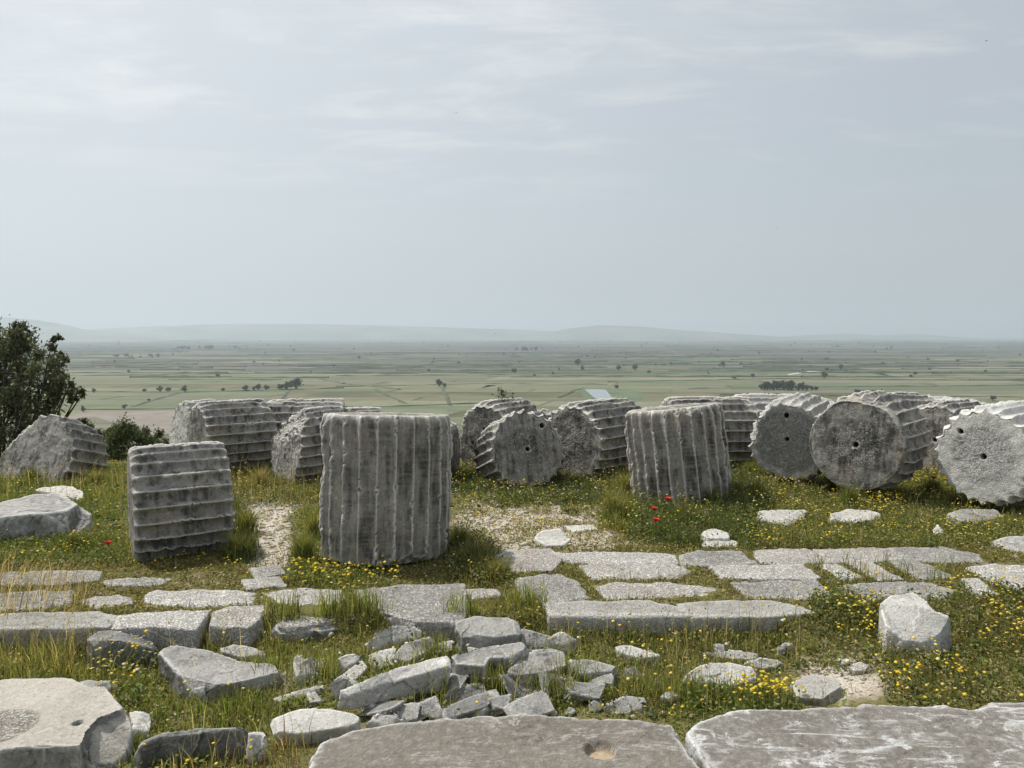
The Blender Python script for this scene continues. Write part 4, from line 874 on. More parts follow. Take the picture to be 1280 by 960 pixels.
# tall dry grass at the left
x, y = scatter([(-120, 800), (-120, 725), (40, 722), (115, 745), (100, 800)], 420, -.05, .3, 3, False, 50, -.2)
DG.add(x, y, rng.uniform(.15, .42, len(x)), DRY, .005, .3, bias=(.45, .0))
x, y = scatter([(80, 805), (100, 735), (190, 740), (160, 775)], 260, -.05, .5, 3, True, 51, 0)
DG.add(x, y, rng.uniform(.06, .2, len(x)), DRY, .005, .4)
x, y = scatter([(-60, 860), (-60, 810), (120, 810), (130, 862)], 280, T, .3, 3, True, 52, -.2)
DG.add(x, y, rng.uniform(.25, .45, len(x)), DRY + YELL, .0045, .25)
x, y = scatter([(680, 850), (680, 790), (1010, 790), (1000, 850), (860, 890)], 150, T, .3, 3, True, 53, -.2)
DG.add(x, y, rng.uniform(.2, .42, len(x)), DRY, .004, .25)
x, y = scatter([(190, 990), (200, 930), (400, 920), (400, 990)], 330, T, .3, 3, True, 54, -.2)
DG.add(x, y, rng.uniform(.15, .32, len(x)), DRY + RED, .005, .3)
x, y = scatter([(0, 640), (0, 600), (420, 600), (400, 640)], 60, -.05, .3, 3, True, 55, -.2)
DG.add(x, y, rng.uniform(.25, .5, len(x)), DRY, .005, .3)
# broad-leaved weeds
for poly, n, z in (([(-60, 700), (-160, 600), (165, 600), (160, 700)], 9, -.03), ([(560, 640), (570, 592), (960, 592), (960, 680), (800, 690), (760, 650)], 14, -.03), ([(930, 690), (940, 600), (1440, 600), (1400, 690)], 10, -.03),
                   ([(1000, 880), (1010, 760), (1440, 745), (1440, 890)], 14, -.13), ([(-60, 900), (-60, 830), (1000, 830), (1000, 900)], 10, T)):
    x, y = scatter(poly, n, z, 0, 1, True)
    for a, b in zip(x, y):
        k = rng.integers(10, 26); rr = rng.uniform(.03, .09); th = rng.uniform(0, 6.28, k); q = rr * np.sqrt(rng.uniform(0, 1, k)); hh = rng.uniform(.02, .13)
        xx, yy = a + np.cos(th) * q, b + np.sin(th) * q
        HB.add(np.stack([xx, yy, gz_n(xx, yy) + .01 + rng.uniform(.1, 1, k) * hh], 1), rng.uniform(.03, .06), [LUSH, DARK, BRIGHT][rng.integers(0, 3)], .5, .35, .2)
for poly, n, z, hr in (([(560, 690), (570, 592), (1400, 592), (1380, 690)], 26, -.03, (.18, .38)), ([(1000, 890), (1010, 760), (1440, 745), (1440, 890)], 40, -.13, (.1, .26)), ([(-60, 900), (-60, 806), (1000, 806), (1000, 900)], 60, T, (.2, .42))):
    x, y = scatter(poly, n, z, .5, 3, True, 63, -.1); h = rng.uniform(*hr, len(x)); DG.add(x, y, h, DRY + YELL, .004, .35)
    zt = gz_n(x, y) + h * .9
    for _ in range(5): HB.add(np.stack([x + rng.normal(0, .012, len(x)), y + rng.normal(0, .012, len(x)), zt + rng.normal(0, .03, len(x))], 1), .022, DRY, .4, 2.5, .2)
# scattered white daisies
x, y = scatter([(100, 870), (110, 800), (1000, 800), (1000, 870)], 7, T, 0, 1, True, 60); FL.add(x, y, rng.uniform(.15, .3, len(x)), .014, WHT, G)
x, y = scatter([(560, 640), (570, 590), (1000, 590), (1000, 660)], 26, -.05, 0, 1, True, 61); FL.add(x, y, rng.uniform(.1, .24, len(x)), .011, WHT, G)
def skirts():
    # grass growing up against every stone and drum
    for P in FOOT:
        dr = len(P) in (4, 16) and np.ptp(P[:, 1]) > .5 and P[:, 1].min() > 6.2
        for i in range(len(P)):
            a, b = P[i], P[(i + 1) % len(P)]; L = np.linalg.norm(b - a)
            if L < .02: continue
            n = rng.poisson(L * (170 if dr else 75)); t = rng.uniform(0, 1, n)
            o = np.array([b[1] - a[1], a[0] - b[0]]) / L; c = P.mean(0)
            if (o @ ((a + b) / 2 - c)) < 0: o = -o
            q = a + (b - a) * t[:, None] + o * np.abs(rng.normal(0, .07 if dr else .025, (n, 1)))
            k = fbm(np.stack([q[:, 0] * 3, q[:, 1] * 3, 0 * t + 9], 1), 3, 90) * 1.2 + rng.uniform(-.5, .5, n) > (-.1 if dr else .1); q = q[k]
            bad = np.zeros(len(q), bool)
            for Z in FOOT:
                if Z is P or np.abs(Z.mean(0) - c).max() > 3: continue
                bad |= inpoly(q[:, 0], q[:, 1], Z)
            q = q[~bad]
            if len(q): G.add(q[:, 0], q[:, 1], rng.uniform(.05, .24, len(q)) if dr else rng.uniform(.03, .12, len(q)), LUSH + YELL[:2] if dr else MOSS + BRIGHT[:2], .0055, .5)
skirts()
G.build('grass', M['grass'], 'green and yellowish spring grass growing between the stones and drums', 'grass')
DG.build('dry_grass', M['grass'], 'tall straw-coloured dry grass, thickest at the left frame edge', 'dry grass')
HB.build('ground_cover', M['leaf'], 'low small-leaved weeds and moss in the joints between slabs', 'ground cover', 'stuff')
FL.build('wildflowers', M['petal'], 'small yellow and a few white wildflowers dotted through the grass', 'wildflowers')

# loose marble chips
def chips():
    V = []; Fc = []; n0 = 0
    ico = [(0, 0, 1), (.9, 0, .1), (.28, .85, .0), (-.72, .52, .1), (-.72, -.52, 0), (.28, -.85, .1), (0, 0, -.8)]
    fc = [(0, 1, 2), (0, 2, 3), (0, 3, 4), (0, 4, 5), (0, 5, 1), (6, 2, 1), (6, 3, 2), (6, 4, 3), (6, 5, 4), (6, 1, 5)]
    ico = np.array(ico); fc = np.array(fc)
    for poly, dens, z, r in (([(288, 640), (330, 618), (400, 625), (400, 700), (360, 712), (300, 712)], 420, -.05, .016),
                          ([(566, 650), (600, 615), (700, 622), (760, 630), (755, 655), (650, 690), (690, 700), (600, 705)], 380, -.05, .016),
                          ([(1000, 830), (1070, 822), (1095, 850), (1105, 876), (1010, 880)], 420, -.2, .014),
                          ([(-80, 795), (-150, 690), (1400, 680), (1340, 770)], 14, -.05, .018), ([(640, 685), (650, 645), (770, 650), (860, 690)], 120, -.05, .018),
                          ([(300, 905), (330, 800), (900, 800), (900, 905)], 14, T, .022)):
        x, y = scatter(poly, dens, z, 0, 1, True); n = len(x); c = np.stack([x, y, gz_n(x, y)], 1)
        s = r * np.exp(rng.normal(0, .5, n)); a = rng.uniform(0, 6.28, n)
        sc = np.stack([s, s * rng.uniform(.5, 1, n), s * rng.uniform(.35, .8, n)], 1)
        L = ico[None] * sc[:, None] * (1 + rng.normal(0, .18, (n, 7, 3)))
        ca, sa = np.cos(a)[:, None], np.sin(a)[:, None]
        W = np.stack([L[..., 0] * ca - L[..., 1] * sa, L[..., 0] * sa + L[..., 1] * ca, L[..., 2]], -1) + c[:, None]
        V.append(W.reshape(-1, 3)); Fc.append((fc[None] + (n0 + np.arange(n) * 7)[:, None, None]).reshape(-1, 3)); n0 += n * 7
    me = fast_mesh('marble_chips', np.vstack(V), Fc); o = link('marble_chips', me, M['gravel'])
    tag(o, 'loose pale marble chips on the bare paths between the drums', 'gravel', kind='stuff')
chips()

# ------------------------------------------------------------------ poppies
def poppy(px, py, h, r, label, z=-.03):
    g = at_z(px, py, z); root = bpy.data.objects.new('poppy', None); COL.objects.link(root)
    # the photo point is the flower; step down to the ground below it
    Yf = g[1] * (CZ - z - h) / (CZ - z); p = at_y(px, py, Yf); b = np.array([p[0] + .02, p[1], float(gz_n(p[0], p[1]))])
    root.location = b; root.empty_display_size = .05
    tag(root, label, 'poppy', 'red poppies')
    hh = p[2] - b[2]
    bm = bmesh.new(); prev = None
    for k in range(7):
        t = k / 6; c = Vector((-.02 * t * t + .006 * math.sin(t * 5), 0, hh * t)); ring = [bm.verts.new(c + Vector((math.cos(q) * .0028, math.sin(q) * .0028, 0))) for q in (0, 2.09, 4.19)]
        if prev:
            for i in range(3): bm.faces.new((prev[i], prev[(i + 1) % 3], ring[(i + 1) % 3], ring[i]))
        prev = ring
    me = bpy.data.meshes.new('stem'); bm.to_mesh(me); bm.free(); link('stem', me, M['green_stem'], root)
    for k in range(4):
        bm = bmesh.new(); a0 = k * math.pi / 2 + .3; grid = []
        for i in range(6):
            rr = r * (.12 + .88 * i / 5); row = []
            for j in range(7):
                a = a0 + (j / 6 - .5) * 1.75 * (0.5 + .5 * math.sin(min(1, i / 4) * math.pi / 2))
                cup = r * (.75 * (i / 5) ** 1.4 - .15) + r * .08 * math.sin(j * 2.4 + i) + (.004 if k % 2 else 0)
                row.append(bm.verts.new((-.02 + math.cos(a) * rr, math.sin(a) * rr, hh + cup)))
            grid.append(row)
        for i in range(5):
            for j in range(6): bm.faces.new((grid[i][j], grid[i + 1][j], grid[i + 1][j + 1], grid[i][j + 1]))
        me = bpy.data.meshes.new('petal'); bm.to_mesh(me); bm.free(); smooth(me); link('petal', me, M['poppy'], root)
    bm = bmesh.new(); bmesh.ops.create_icosphere(bm, subdivisions=2, radius=r * .24)
    for v in bm.verts: v.co = Vector((v.co.x - .02, v.co.y, v.co.z * .9 + hh + r * .1))
    me = bpy.data.meshes.new('centre'); bm.to_mesh(me); bm.free(); smooth(me); link('centre', me, M['poppy_mid'], root)
poppy(835, 625, .34, .042, 'red poppy against the flutes, highest of the three by the tilted upright drum')
poppy(818, 637, .27, .038, 'red poppy at the left, middle in height of the three by the tilted upright drum')
poppy(820, 651, .20, .038, 'red poppy nearest the paving, lowest of the three by the tilted upright drum')
poppy(135, 680, .16, .036, 'lone red poppy left of the short sideways drum')
poppy(1167, 598, .30, .035, 'lone red poppy in the shade left of the bright scalloped face')

# ------------------------------------------------------------------ tree and bushes beyond the edge
def limb(bm, pts, rad, seg=8):
    prev = None; pts = [Vector(p) for p in pts]
    for i, p in enumerate(pts):
        d = (pts[min(i + 1, len(pts) - 1)] - pts[max(i - 1, 0)]).normalized(); u = d.cross(Vector((.3, 1, .2))).normalized(); v = d.cross(u)
        ring = [bm.verts.new(p + (u * math.cos(q) + v * math.sin(q)) * rad[i]) for q in [k / seg * 2 * math.pi for k in range(seg)]]
        if prev:
            for k in range(seg): bm.faces.new((prev[k], prev[(k + 1) % seg], ring[(k + 1) % seg], ring[k]))
        prev = ring
OLIVE = [(.062, .078, .04), (.082, .098, .05), (.11, .125, .068), (.046, .06, .03), (.16, .17, .10)]
SHRUB = [(.06, .085, .034), (.078, .108, .045), (.11, .135, .065), (.045, .065, .028)]
def crown(L, centres, n_per, pal, leaf, depth=.8):
    for (c, r, k) in centres:
        n = int(n_per * k); sub = rng.normal(0, 1, (max(4, int(k * 16)), 3)); sub /= np.linalg.norm(sub, axis=1, keepdims=True)
        sub = sub * (rng.uniform(.35, 1.0, len(sub)) ** .6)[:, None] * np.array([r, r * depth, r])
        idx = rng.integers(0, len(sub), n)
        P = np.array(c) + sub[idx] + rng.normal(0, r * .17, (n, 3)) * np.array([1, 1, 1.15])
        L.add(P, leaf, pal, .42, 1.0, .3)

def big_tree():
    Y = 20.0; base = at_y(-15, 530, Y); b = np.array([base[0], Y, float(gz(base[0], Y)) - .1])
    root = bpy.data.objects.new('tree', None); COL.objects.link(root); root.location = b
    tag(root, 'dark olive-green bushy tree at the left frame edge beyond the drums', 'tree')
    cs = [(-150, 500, 70), (-110, 440, 55), (-60, 480, 70), (-50, 425, 45), (-5, 455, 46), (5, 425, 26), (25, 408, 11), (22, 425, 18), (30, 450, 34), (40, 480, 40), (10, 500, 45), (62, 440, 16), (72, 430, 9), (58, 462, 24),
          (76, 452, 10), (88, 478, 16), (98, 488, 11), (75, 492, 18), (62, 508, 20), (92, 503, 8), (30, 520, 36), (-20, 530, 50), (-90, 540, 60), (-140, 580, 70), (20, 560, 40), (-40, 590, 60)]
    L = Leaves(); cen = []
    for px, py, r in cs:
        c = at_y(px, py, Y + rng.uniform(-.8, .8) * (r > 15)); rm = r / F * Y; cen.append((c, rm, max(.12, (r / 45) ** 2)))
    crown(L, cen, 2300, OLIVE, .105, .85)
    bm = bmesh.new(); O = Vector((0, 0, 0)); fork = Vector((.1, .1, 1.9))
    limb(bm, [O - Vector((0, 0, .3)), (.05, 0, .8), fork], [.24, .19, .16])
    for (c, rm, k) in cen:
        tgt = Vector(c - b); m1 = fork.lerp(tgt, .45) + Vector((rng.normal(0, .15), rng.normal(0, .15), -.25)); limb(bm, [fork, m1, tgt], [.07, .04, .012], 5)
        for q in range(int(2 + 4 * min(k, 1.5))):
            e = tgt + Vector(rng.normal(0, rm * .55, 3)); limb(bm, [m1.lerp(tgt, .6), tgt.lerp(e, .5), e], [.02, .012, .005], 4)
    me = bpy.data.meshes.new('trunk'); bm.to_mesh(me); bm.free(); smooth(me); link('trunk', me, M['bark'], root)
    L.build('crown', M['leaf'], parent=root, org=b)
big_tree()
def bush(label, Y, spec, zb, pal=SHRUB, leaf=.06):
    c0 = at_y(spec[0][0], spec[0][1], Y); b = np.array([c0[0], Y, float(gz(c0[0], Y))])
    root = bpy.data.objects.new('bush', None); COL.objects.link(root); root.location = b; tag(root, label, 'bush')
    L = Leaves(); cen = []
    for px, py, r in spec:
        cen.append((at_y(px, py, Y + rng.uniform(-.5, .5)), r / F * Y, (r / 20) ** 2))
    crown(L, cen, 2600, pal, leaf, .9)
    bm = bmesh.new()
    for (c, rm, k) in cen:
        tgt = Vector(c - b); limb(bm, [(rng.normal(0, .08), rng.normal(0, .08), -.1), tgt * .5 + Vector((0, 0, .1)), tgt], [.03, .02, .006], 5)
        for q in range(5): limb(bm, [tgt * .7, tgt + Vector(rng.normal(0, rm * .6, 3))], [.012, .004], 4)
    me = bpy.data.meshes.new('branches'); bm.to_mesh(me); bm.free(); smooth(me); link('branches', me, M['bark'], root)
    L.build('foliage', M['leaf'], parent=root, org=b)
bush('round leafy bush between the broken left drum and the short sideways drum', 14.8,
     [(165, 556, 26), (140, 568, 22), (150, 545, 13), (172, 540, 12), (190, 548, 14), (203, 562, 16), (185, 575, 20), (130, 590, 22), (160, 598, 26), (200, 598, 20), (225, 575, 18)], -1)
bush('smaller dark bush behind the right end of the broken left drum', 16.5,
     [(112, 545, 16), (106, 530, 9), (122, 540, 11), (130, 552, 12), (98, 552, 14), (110, 570, 20)], -1, OLIVE)
def weed():
    p = at_y(628, 497, 12.0); root = bpy.data.objects.new('weed', None); COL.objects.link(root); root.location = p
    tag(root, 'tiny leafy weed growing on top of the rough drum with two small holes', 'weed')
    L = Leaves(); P = np.concatenate([p + np.array([dx, 0, 0]) + rng.normal(0, 1, (n, 3)) * np.array([.035, .03, .045]) + np.array([0, 0, hz]) for dx, hz, n in ((0, .07, 60), (-.05, .05, 30), (.16, .03, 24), (.05, .02, 20))])
    L.add(P, .045, SHRUB, .4, 1.0)
    bm = bmesh.new()
    for dx, hz in ((0, .09), (-.05, .06), (.16, .04)): limb(bm, [(0, 0, -.05), (dx * .6, 0, .0), (dx, 0, hz)], [.006, .005, .003], 4)
    me = bpy.data.meshes.new('stems'); bm.to_mesh(me); bm.free(); link('stems', me, M['green_stem'], root)
    L.build('foliage', M['leaf'], parent=root, org=p)
weed()

# ------------------------------------------------------------------ the plain
ZP = -90.0
def far(px, py): return at_z(px, py, ZP)
PALN = [(.26, .265, .11), (.30, .285, .13), (.20, .235, .09), (.32, .29, .15), (.23, .25, .10)]
PALM = [(.15, .20, .08), (.30, .27, .14), (.24, .24, .11), (.33, .28, .16), (.13, .17, .075), (.20, .165, .12)]
PALF = [(.22, .19, .13), (.16, .18, .09), (.27, .23, .15), (.18, .15, .11), (.14, .16, .09), (.30, .27, .19)]
def fields():
    V = []; Q = []; C = []; RW = []
    def quad(p, col, row, z):
        k = len(V)
        for a in p: V.append((a[0], a[1], z)); C.append((.44 * col[0] + .027, .46 * col[1] + .028, .50 * col[2] + .036)); RW.append(row)
        Q.append((k, k + 1, k + 2, k + 3))
    y = 620.0; r = random.Random(5); ang = -.10
    while y < 22000:
        d = y * r.uniform(.045, .10) if y < 2200 else y * r.uniform(.018, .055)
        y2 = min(y + d, 22000); x = -y * 1.25 - 600 * r.random(); gap = max(5, y * .006)
        while x < y * 1.25:
            w = r.uniform(140, 420) * (1 + y / 6000)
            sk = r.uniform(-.12, .12) + ang; pal = PALN if y < 1700 else PALM if y < 3600 else PALF
            col = pal[r.randrange(len(pal))]; s = r.uniform(.82, 1.15) if y < 2000 else r.uniform(.4, 1.6); col = tuple(c * s * (1 if y < 1900 else .78 if y < 3600 else .6) for c in col)
            g2 = gap * (.4 if r.random() < .5 else 1.3)
            f = lambda X, Y_: (X + (Y_ - y) * .35, Y_ + X * ang * .35)
            if r.random() > .04:
                quad([f(x + g2 * .5, y + gap * .6), f(x + w - g2 * .5, y + gap * .6), f(x + w - g2 * .5 + sk * d, y2), f(x + g2 * .5 + sk * d, y2)], col, r.choice([0, 0, .97, .9, -.9, .3]), ZP + .4)
            x += w
        y = y2
    V = np.array(V); me = fast_mesh('fields', V, [np.array(Q)]); attr_c(me, 'col', np.array(C)); attr_f(me, 'row', RW)
    o = link('fields', me, M['field']); tag(o, kind='structure')
fields()
def sheet(name, pts, mat, z, label=None):
    bm = bmesh.new(); vs = [bm.verts.new((*far(a, b)[:2], ZP + z)) for a, b in pts]; f = bm.faces.new(vs); f.normal_update()
    if f.normal.z < 0: f.normal_flip()
    me = bpy.data.meshes.new(name); bm.to_mesh(me); bm.free(); o = link(name, me, mat); tag(o, kind='structure'); return o
sheet('ploughed_field', [(60, 528), (100, 516), (230, 513), (262, 517), (262, 540), (190, 545), (120, 522)], simple('ploughed_soil', (.19, .165, .14), .95, .05, .15), .6)
sheet('grass_field', [(262, 521), (262, 513), (560, 512), (560, 535), (400, 545)], simple('pasture', (.115, .135, .07), .95, .03, .2), .6)
sheet('pond', [(731, 487.5), (744, 487), (757, 487.6), (767, 499.5), (752, 504), (742, 497)], M['water'], .8)
sheet('pond_bank', [(722, 489), (728, 486), (760, 485), (800, 489), (806, 497), (780, 508), (740, 507)], simple('pond_bank', (.085, .115, .06), .95, .03, .2), .6)
sheet('track', [(984, 468.2), (1012, 464.2), (1030, 463.6), (1030, 464.2), (1012, 465), (986, 469)], M['track'], .7)
def hedge_lines():
    # dark ditches and farm tracks between the nearer fields
    lines = [[(0, 489.5), (230, 491), (430, 485.5)], [(105, 513), (260, 511), (430, 510)], [(165, 509), (216, 494), (228, 490.5)], [(262, 521), (262, 508)], [(350, 501), (362, 489)], [(468, 487), (508, 505)], [(420, 511), (560, 506), (640, 504)],
             [(553, 484), (563, 507)], [(420, 484), (600, 480), (760, 481)], [(760, 478), (960, 474), (1280, 476)], [(860, 486), (1060, 484), (1280, 482)], [(700, 497), (720, 488), (731, 485)], [(420, 470), (640, 469), (860, 471)], [(100, 470), (430, 466)], [(900, 494), (1280, 497)], [(400, 474), (430, 480), (500, 487)]]
    V = []; Q = []
    def bank(p, q, wd, ht):
        d = q - p; L = np.linalg.norm(d); n = np.array([-d[1], d[0]]) / L * wd; m = max(2, int(L / max(25, p[1] * .012))); prev = None
        for k in range(m + 1):
            c = p + d * k / m + n * rng.normal(0, .25); h = ht * rng.uniform(.35, 1.25); b = len(V)
            V.extend([(*(c - n), ZP), (*(c - n * .6), ZP + h), (*(c + n * .6), ZP + h * .9), (*(c + n), ZP)])
            if prev is not None:
                for a in range(3): Q.append((prev + a, b + a, b + a + 1, prev + a + 1))
            prev = b
    for ln in lines:
        for (a, b) in zip(ln[:-1], ln[1:]):
            p, q = far(*a)[:2], far(*b)[:2]; bank(p, q, 1.8 + .0010 * p[1], 1.6 + .0004 * p[1])
    r = random.Random(21)
    for _ in range(330):
        y = 1500 * (9.5 ** r.random()); x = y * r.uniform(-.9, .9); L = r.uniform(.04, .22) * y + 120; an = r.choice([-.035, -.035, -.03, -.02, .01, .6]) + r.uniform(-.015, .015)
        if an > .3: L = min(L, 300)
        bank(np.array([x, y]), np.array([x + L * math.cos(an), y + L * math.sin(an)]), 2 + .0012 * y, r.uniform(1.5, 4.5) * (.7 + y / 6000))
    me = fast_mesh('hedgerows', np.array(V), [np.array(Q)]); o = link('hedgerows', me, simple('hedge_reeds', (.062, .078, .042), .95, .05, .3))
    tag(o, 'thin dark hedgerows and reedy ditches between the distant fields', 'hedgerows', kind='stuff')
hedge_lines()

def hills():
    def ridge(D, pts, depth, seed):
        xs = np.linspace(pts[0][0], pts[-1][0], 260); top = np.interp(xs, [p[0] for p in pts], [p[1] for p in pts])
        v = np.linspace(-1, 1, 15); V = []
        for u in v:
            Y = D + u * depth
            Pw = np.array([at_y(a, b, D) for a, b in zip(xs, top)])
            h = (Pw[:, 2] - ZP).clip(0, None); nz = fbm(np.stack([xs * .02, 0 * xs + u * 2, 0 * xs + seed], 1), 4, seed)
            prof = np.clip(1 - abs(u) ** 1.6, 0, 1)
            V.append(np.stack([Pw[:, 0], np.full(len(xs), Y), ZP - .5 + h * prof * (1 + .22 * nz * abs(u)) + h * .02 * nz * prof], 1))
        V = np.array(V); n = len(xs); i = (np.arange(len(v) - 1)[:, None] * n + np.arange(n - 1)[None]).ravel()
        me = fast_mesh('hills', V.reshape(-1, 3), [np.stack([i, i + 1, i + n + 1, i + n], 1)]); smooth(me); o = link('hills', me, M['hill']); tag(o, kind='structure')
    ridge(12500, [(-500, 424), (-350, 396), (-120, 390), (0, 396), (40, 400), (66, 408), (110, 413), (190, 419), (260, 424)], 2500, 1)
    ridge(15500, [(60, 421), (110, 412), (190, 408), (280, 405), (400, 405), (520, 408), (620, 411), (760, 416), (860, 421), (900, 424)], 2200, 2)
    ridge(14500, [(600, 423), (690, 414), (715, 410), (748, 406.5), (800, 408), (860, 413), (930, 418), (1010, 423)], 2000, 3)
    ridge(16500, [(930, 423), (990, 420), (1030, 418), (1060, 417), (1100, 419.5), (1120, 418), (1140, 417.5), (1175, 420.5), (1205, 424)], 2000, 4)
hills()

# far trees: each one a tree of its own, a few shapes shared
def far_tree_mesh(kind, seed):
    r = np.random.default_rng(seed); V = []; Q = []
    lob = {'round': 9, 'tall': 8, 'wide': 11}[kind]
    cs = r.normal(0, 1, (lob, 3)); cs /= np.linalg.norm(cs, axis=1, keepdims=True)
    sc = {'round': (.34, .34, .30), 'tall': (.2, .2, .36), 'wide': (.55, .4, .24)}[kind]; cs = cs * np.array(sc) + np.array([0, 0, .58]); cs[0] = (0, 0, .5); cs[1] = cs[1] * .5 + cs[0] * .5; cs[2] = cs[2] * .5 + cs[0] * .5; cs[3:] = cs[3:] * .88 + cs[0] * .12
    n = 520; P = cs[r.integers(0, lob, n)] + r.normal(0, .085, (n, 3)); P[:, 2] = P[:, 2].clip(.06, 1.05); P[:70] = r.normal(0, 1, (70, 3)) * np.array([.05, .05, .03]) + np.stack([np.zeros(70), np.zeros(70), np.linspace(.12, .85, 70)], 1)
    d = r.normal(0, 1, (n, 3)); d /= np.linalg.norm(d, axis=1, keepdims=True); e = np.cross(d, r.normal(0, 1, (n, 3))); e /= np.linalg.norm(e, axis=1, keepdims=True)
    s = .075; W = np.stack([P - d * s, P + e * s * .7, P + d * s, P - e * s * .7], 1).reshape(-1, 3); k = np.arange(n) * 4
    col = np.repeat((np.array([[.04, .055, .024], [.055, .07, .03], [.07, .085, .038], [.03, .042, .02]])[r.integers(0, 4, n)])[:, None], 4, 1).reshape(-1, 3)
    a = np.arange(5) / 5 * 2 * math.pi; tr = np.concatenate([np.stack([np.cos(a) * .035, np.sin(a) * .035, 0 * a], 1), np.stack([np.cos(a) * .02, np.sin(a) * .02, 0 * a + .6], 1)])
    b = len(W); tq = np.stack([b + np.arange(5), b + (np.arange(5) + 1) % 5, b + 5 + (np.arange(5) + 1) % 5, b + 5 + np.arange(5)], 1)
    me = fast_mesh('far_tree', np.vstack([W, tr]), [np.stack([k, k + 1, k + 2, k + 3], 1), tq]); attr_c(me, 'col', np.vstack([col, np.tile([.06, .05, .04], (10, 1))])); me.materials.append(M['leaf']); return me
KM = [far_tree_mesh('round', 1), far_tree_mesh('wide', 2), far_tree_mesh('tall', 3), far_tree_mesh('round', 4), far_tree_mesh('wide', 5)]
def far_tree(px, py, hpx, label, group=None, kind=None):
    p = far(px, py); k = random.choice([0, 3, 1, 4, 0, 3]) if kind is None else kind
    o = bpy.data.objects.new('far_tree', KM[k]); COL.objects.link(o); o.location = (p[0], p[1], ZP)
    s = hpx / F * math.hypot(p[1], p[0] * .2); o.scale = (s * random.uniform(.9, 1.3), s * random.uniform(.9, 1.3), s); o.rotation_euler = (0, 0, random.uniform(0, 6.28))
    tag(o, label, 'tree', group); return o
g = 'trees in the row along the far dark ditch, left of the tallest upright drum'
for a, b, h in ((307, 489, 8), (317, 488.6, 6), (323, 488.4, 9), (333, 488, 7), (350, 487.6, 8), (358, 487.4, 12)): far_tree(a, b, h, 'tree in the far row along the ditch, left of the tallest upright drum', g)
far_tree(370, 487, 15, 'tallest round tree at the right end of the far row along the ditch', kind=0)
for a, b, h, l in ((200, 490, 8, 'far round tree, left one of the pair on the ditch above the bush'), (210, 490, 7, 'far round tree, right one of the pair on the ditch above the bush'), (231, 490.3, 9, 'broad far tree alone on the ditch, right of the close pair'),
                   (117, 491, 6, 'far tree just right of the dark tree crown'), (181, 490.5, 5, 'small far tree on the ditch left of the close pair'), (279, 489.5, 5, 'low far shrub-like tree left of the ditch row'), (104, 515, 8, 'nearest far tree by the lower right of the dark tree crown'),
                   (156, 512, 7, 'far tree on the lower field edge above the bush'), (186, 502, 4, 'far tree on the slanting field track'), (549, 483.5, 10, 'far tree at the head of the ditch above the tallest upright drum right shoulder'), (556, 484.5, 6, 'smaller far tree beside the one at the head of the ditch'),
                   (722, 457, 9, 'dark taller far tree above the pond'), (728, 463.5, 7, 'broad far tree just below the dark taller one above the pond'), (773, 463, 7, 'thin far tree in the open field right of the pond, left of two'), (794, 463, 8, 'fuller far tree in the open field right of the pond, right of two'), (771, 486, 5, 'tiny far tree on the bank right of the pond'),
                   (643, 467, 7, 'slim lone far tree in the pale fields above the stippled face'), (1030, 473, 9, 'far tree at the end of the white track'), (1051, 462, 7, 'lone round far tree right of the white track end'), (941, 472.5, 6, 'lone far tree left of the white track'), (904, 459, 8, 'far tree in the fields above the tilted upright drum'),
                   (1241, 501, 7, 'far tree above the bright scalloped face'), (811, 467, 5, 'small far tree right of the fuller one')): far_tree(a, b, h, l)
g = 'trees of the dense far grove at the right'
for i in range(13): far_tree(953 + i * 3.1 + random.uniform(-1, 1), 488.4 + random.uniform(-1.4, .6), random.uniform(8, 13), 'tree in the dense far grove left of the white track, above the ragged pale face', g)
g = 'trees of the smaller clump beside the far grove'
for a, h in ((998, 9), (1003, 11), (1008, 9), (1015, 6), (1020, 6)): far_tree(a, 488.5, h, 'tree in the smaller far clump right of the dense grove', g)
g = 'low trees in a line above the far drums at right'
for i in range(9): far_tree(1070 + i * 4 + random.uniform(-1, 1), 492 + random.uniform(-.6, .6), random.uniform(3.5, 6), 'low far tree in the line above the drums with crumbling flutes', g)
g = 'trees in the hazy left group near the horizon'
for i in range(14): far_tree(random.choice([random.gauss(232, 8), random.gauss(262, 5)]), 436.5 + random.uniform(-.8, .8), random.uniform(3, 6), 'hazy bluish tree of the group near the horizon, above the drums at left', g)
g = 'trees in the faint belt over the left plain'
for i in range(16): far_tree(random.uniform(140, 200), 446.5 + random.uniform(-1, 1), random.uniform(2.5, 4), 'small hazy tree in the faint belt at left, above the bush', g)
g = 'trees in the hazy clump above the stippled face'
for i in range(9): far_tree(random.uniform(645, 672), 438.5 + random.uniform(-.8, .8), random.uniform(3, 5.5), 'hazy tree of the distant clump straight above the round stippled face', g)
g = 'trees scattered singly over the far plain'
for i in range(170):
    py = 428 + 45 * random.random() ** 2.4; px = random.uniform(95, 1300)
    far_tree(px, py, random.uniform(1.8, 4.0) * (.7 + (py - 429) / 60), 'small hazy tree standing singly among the distant fields', g)

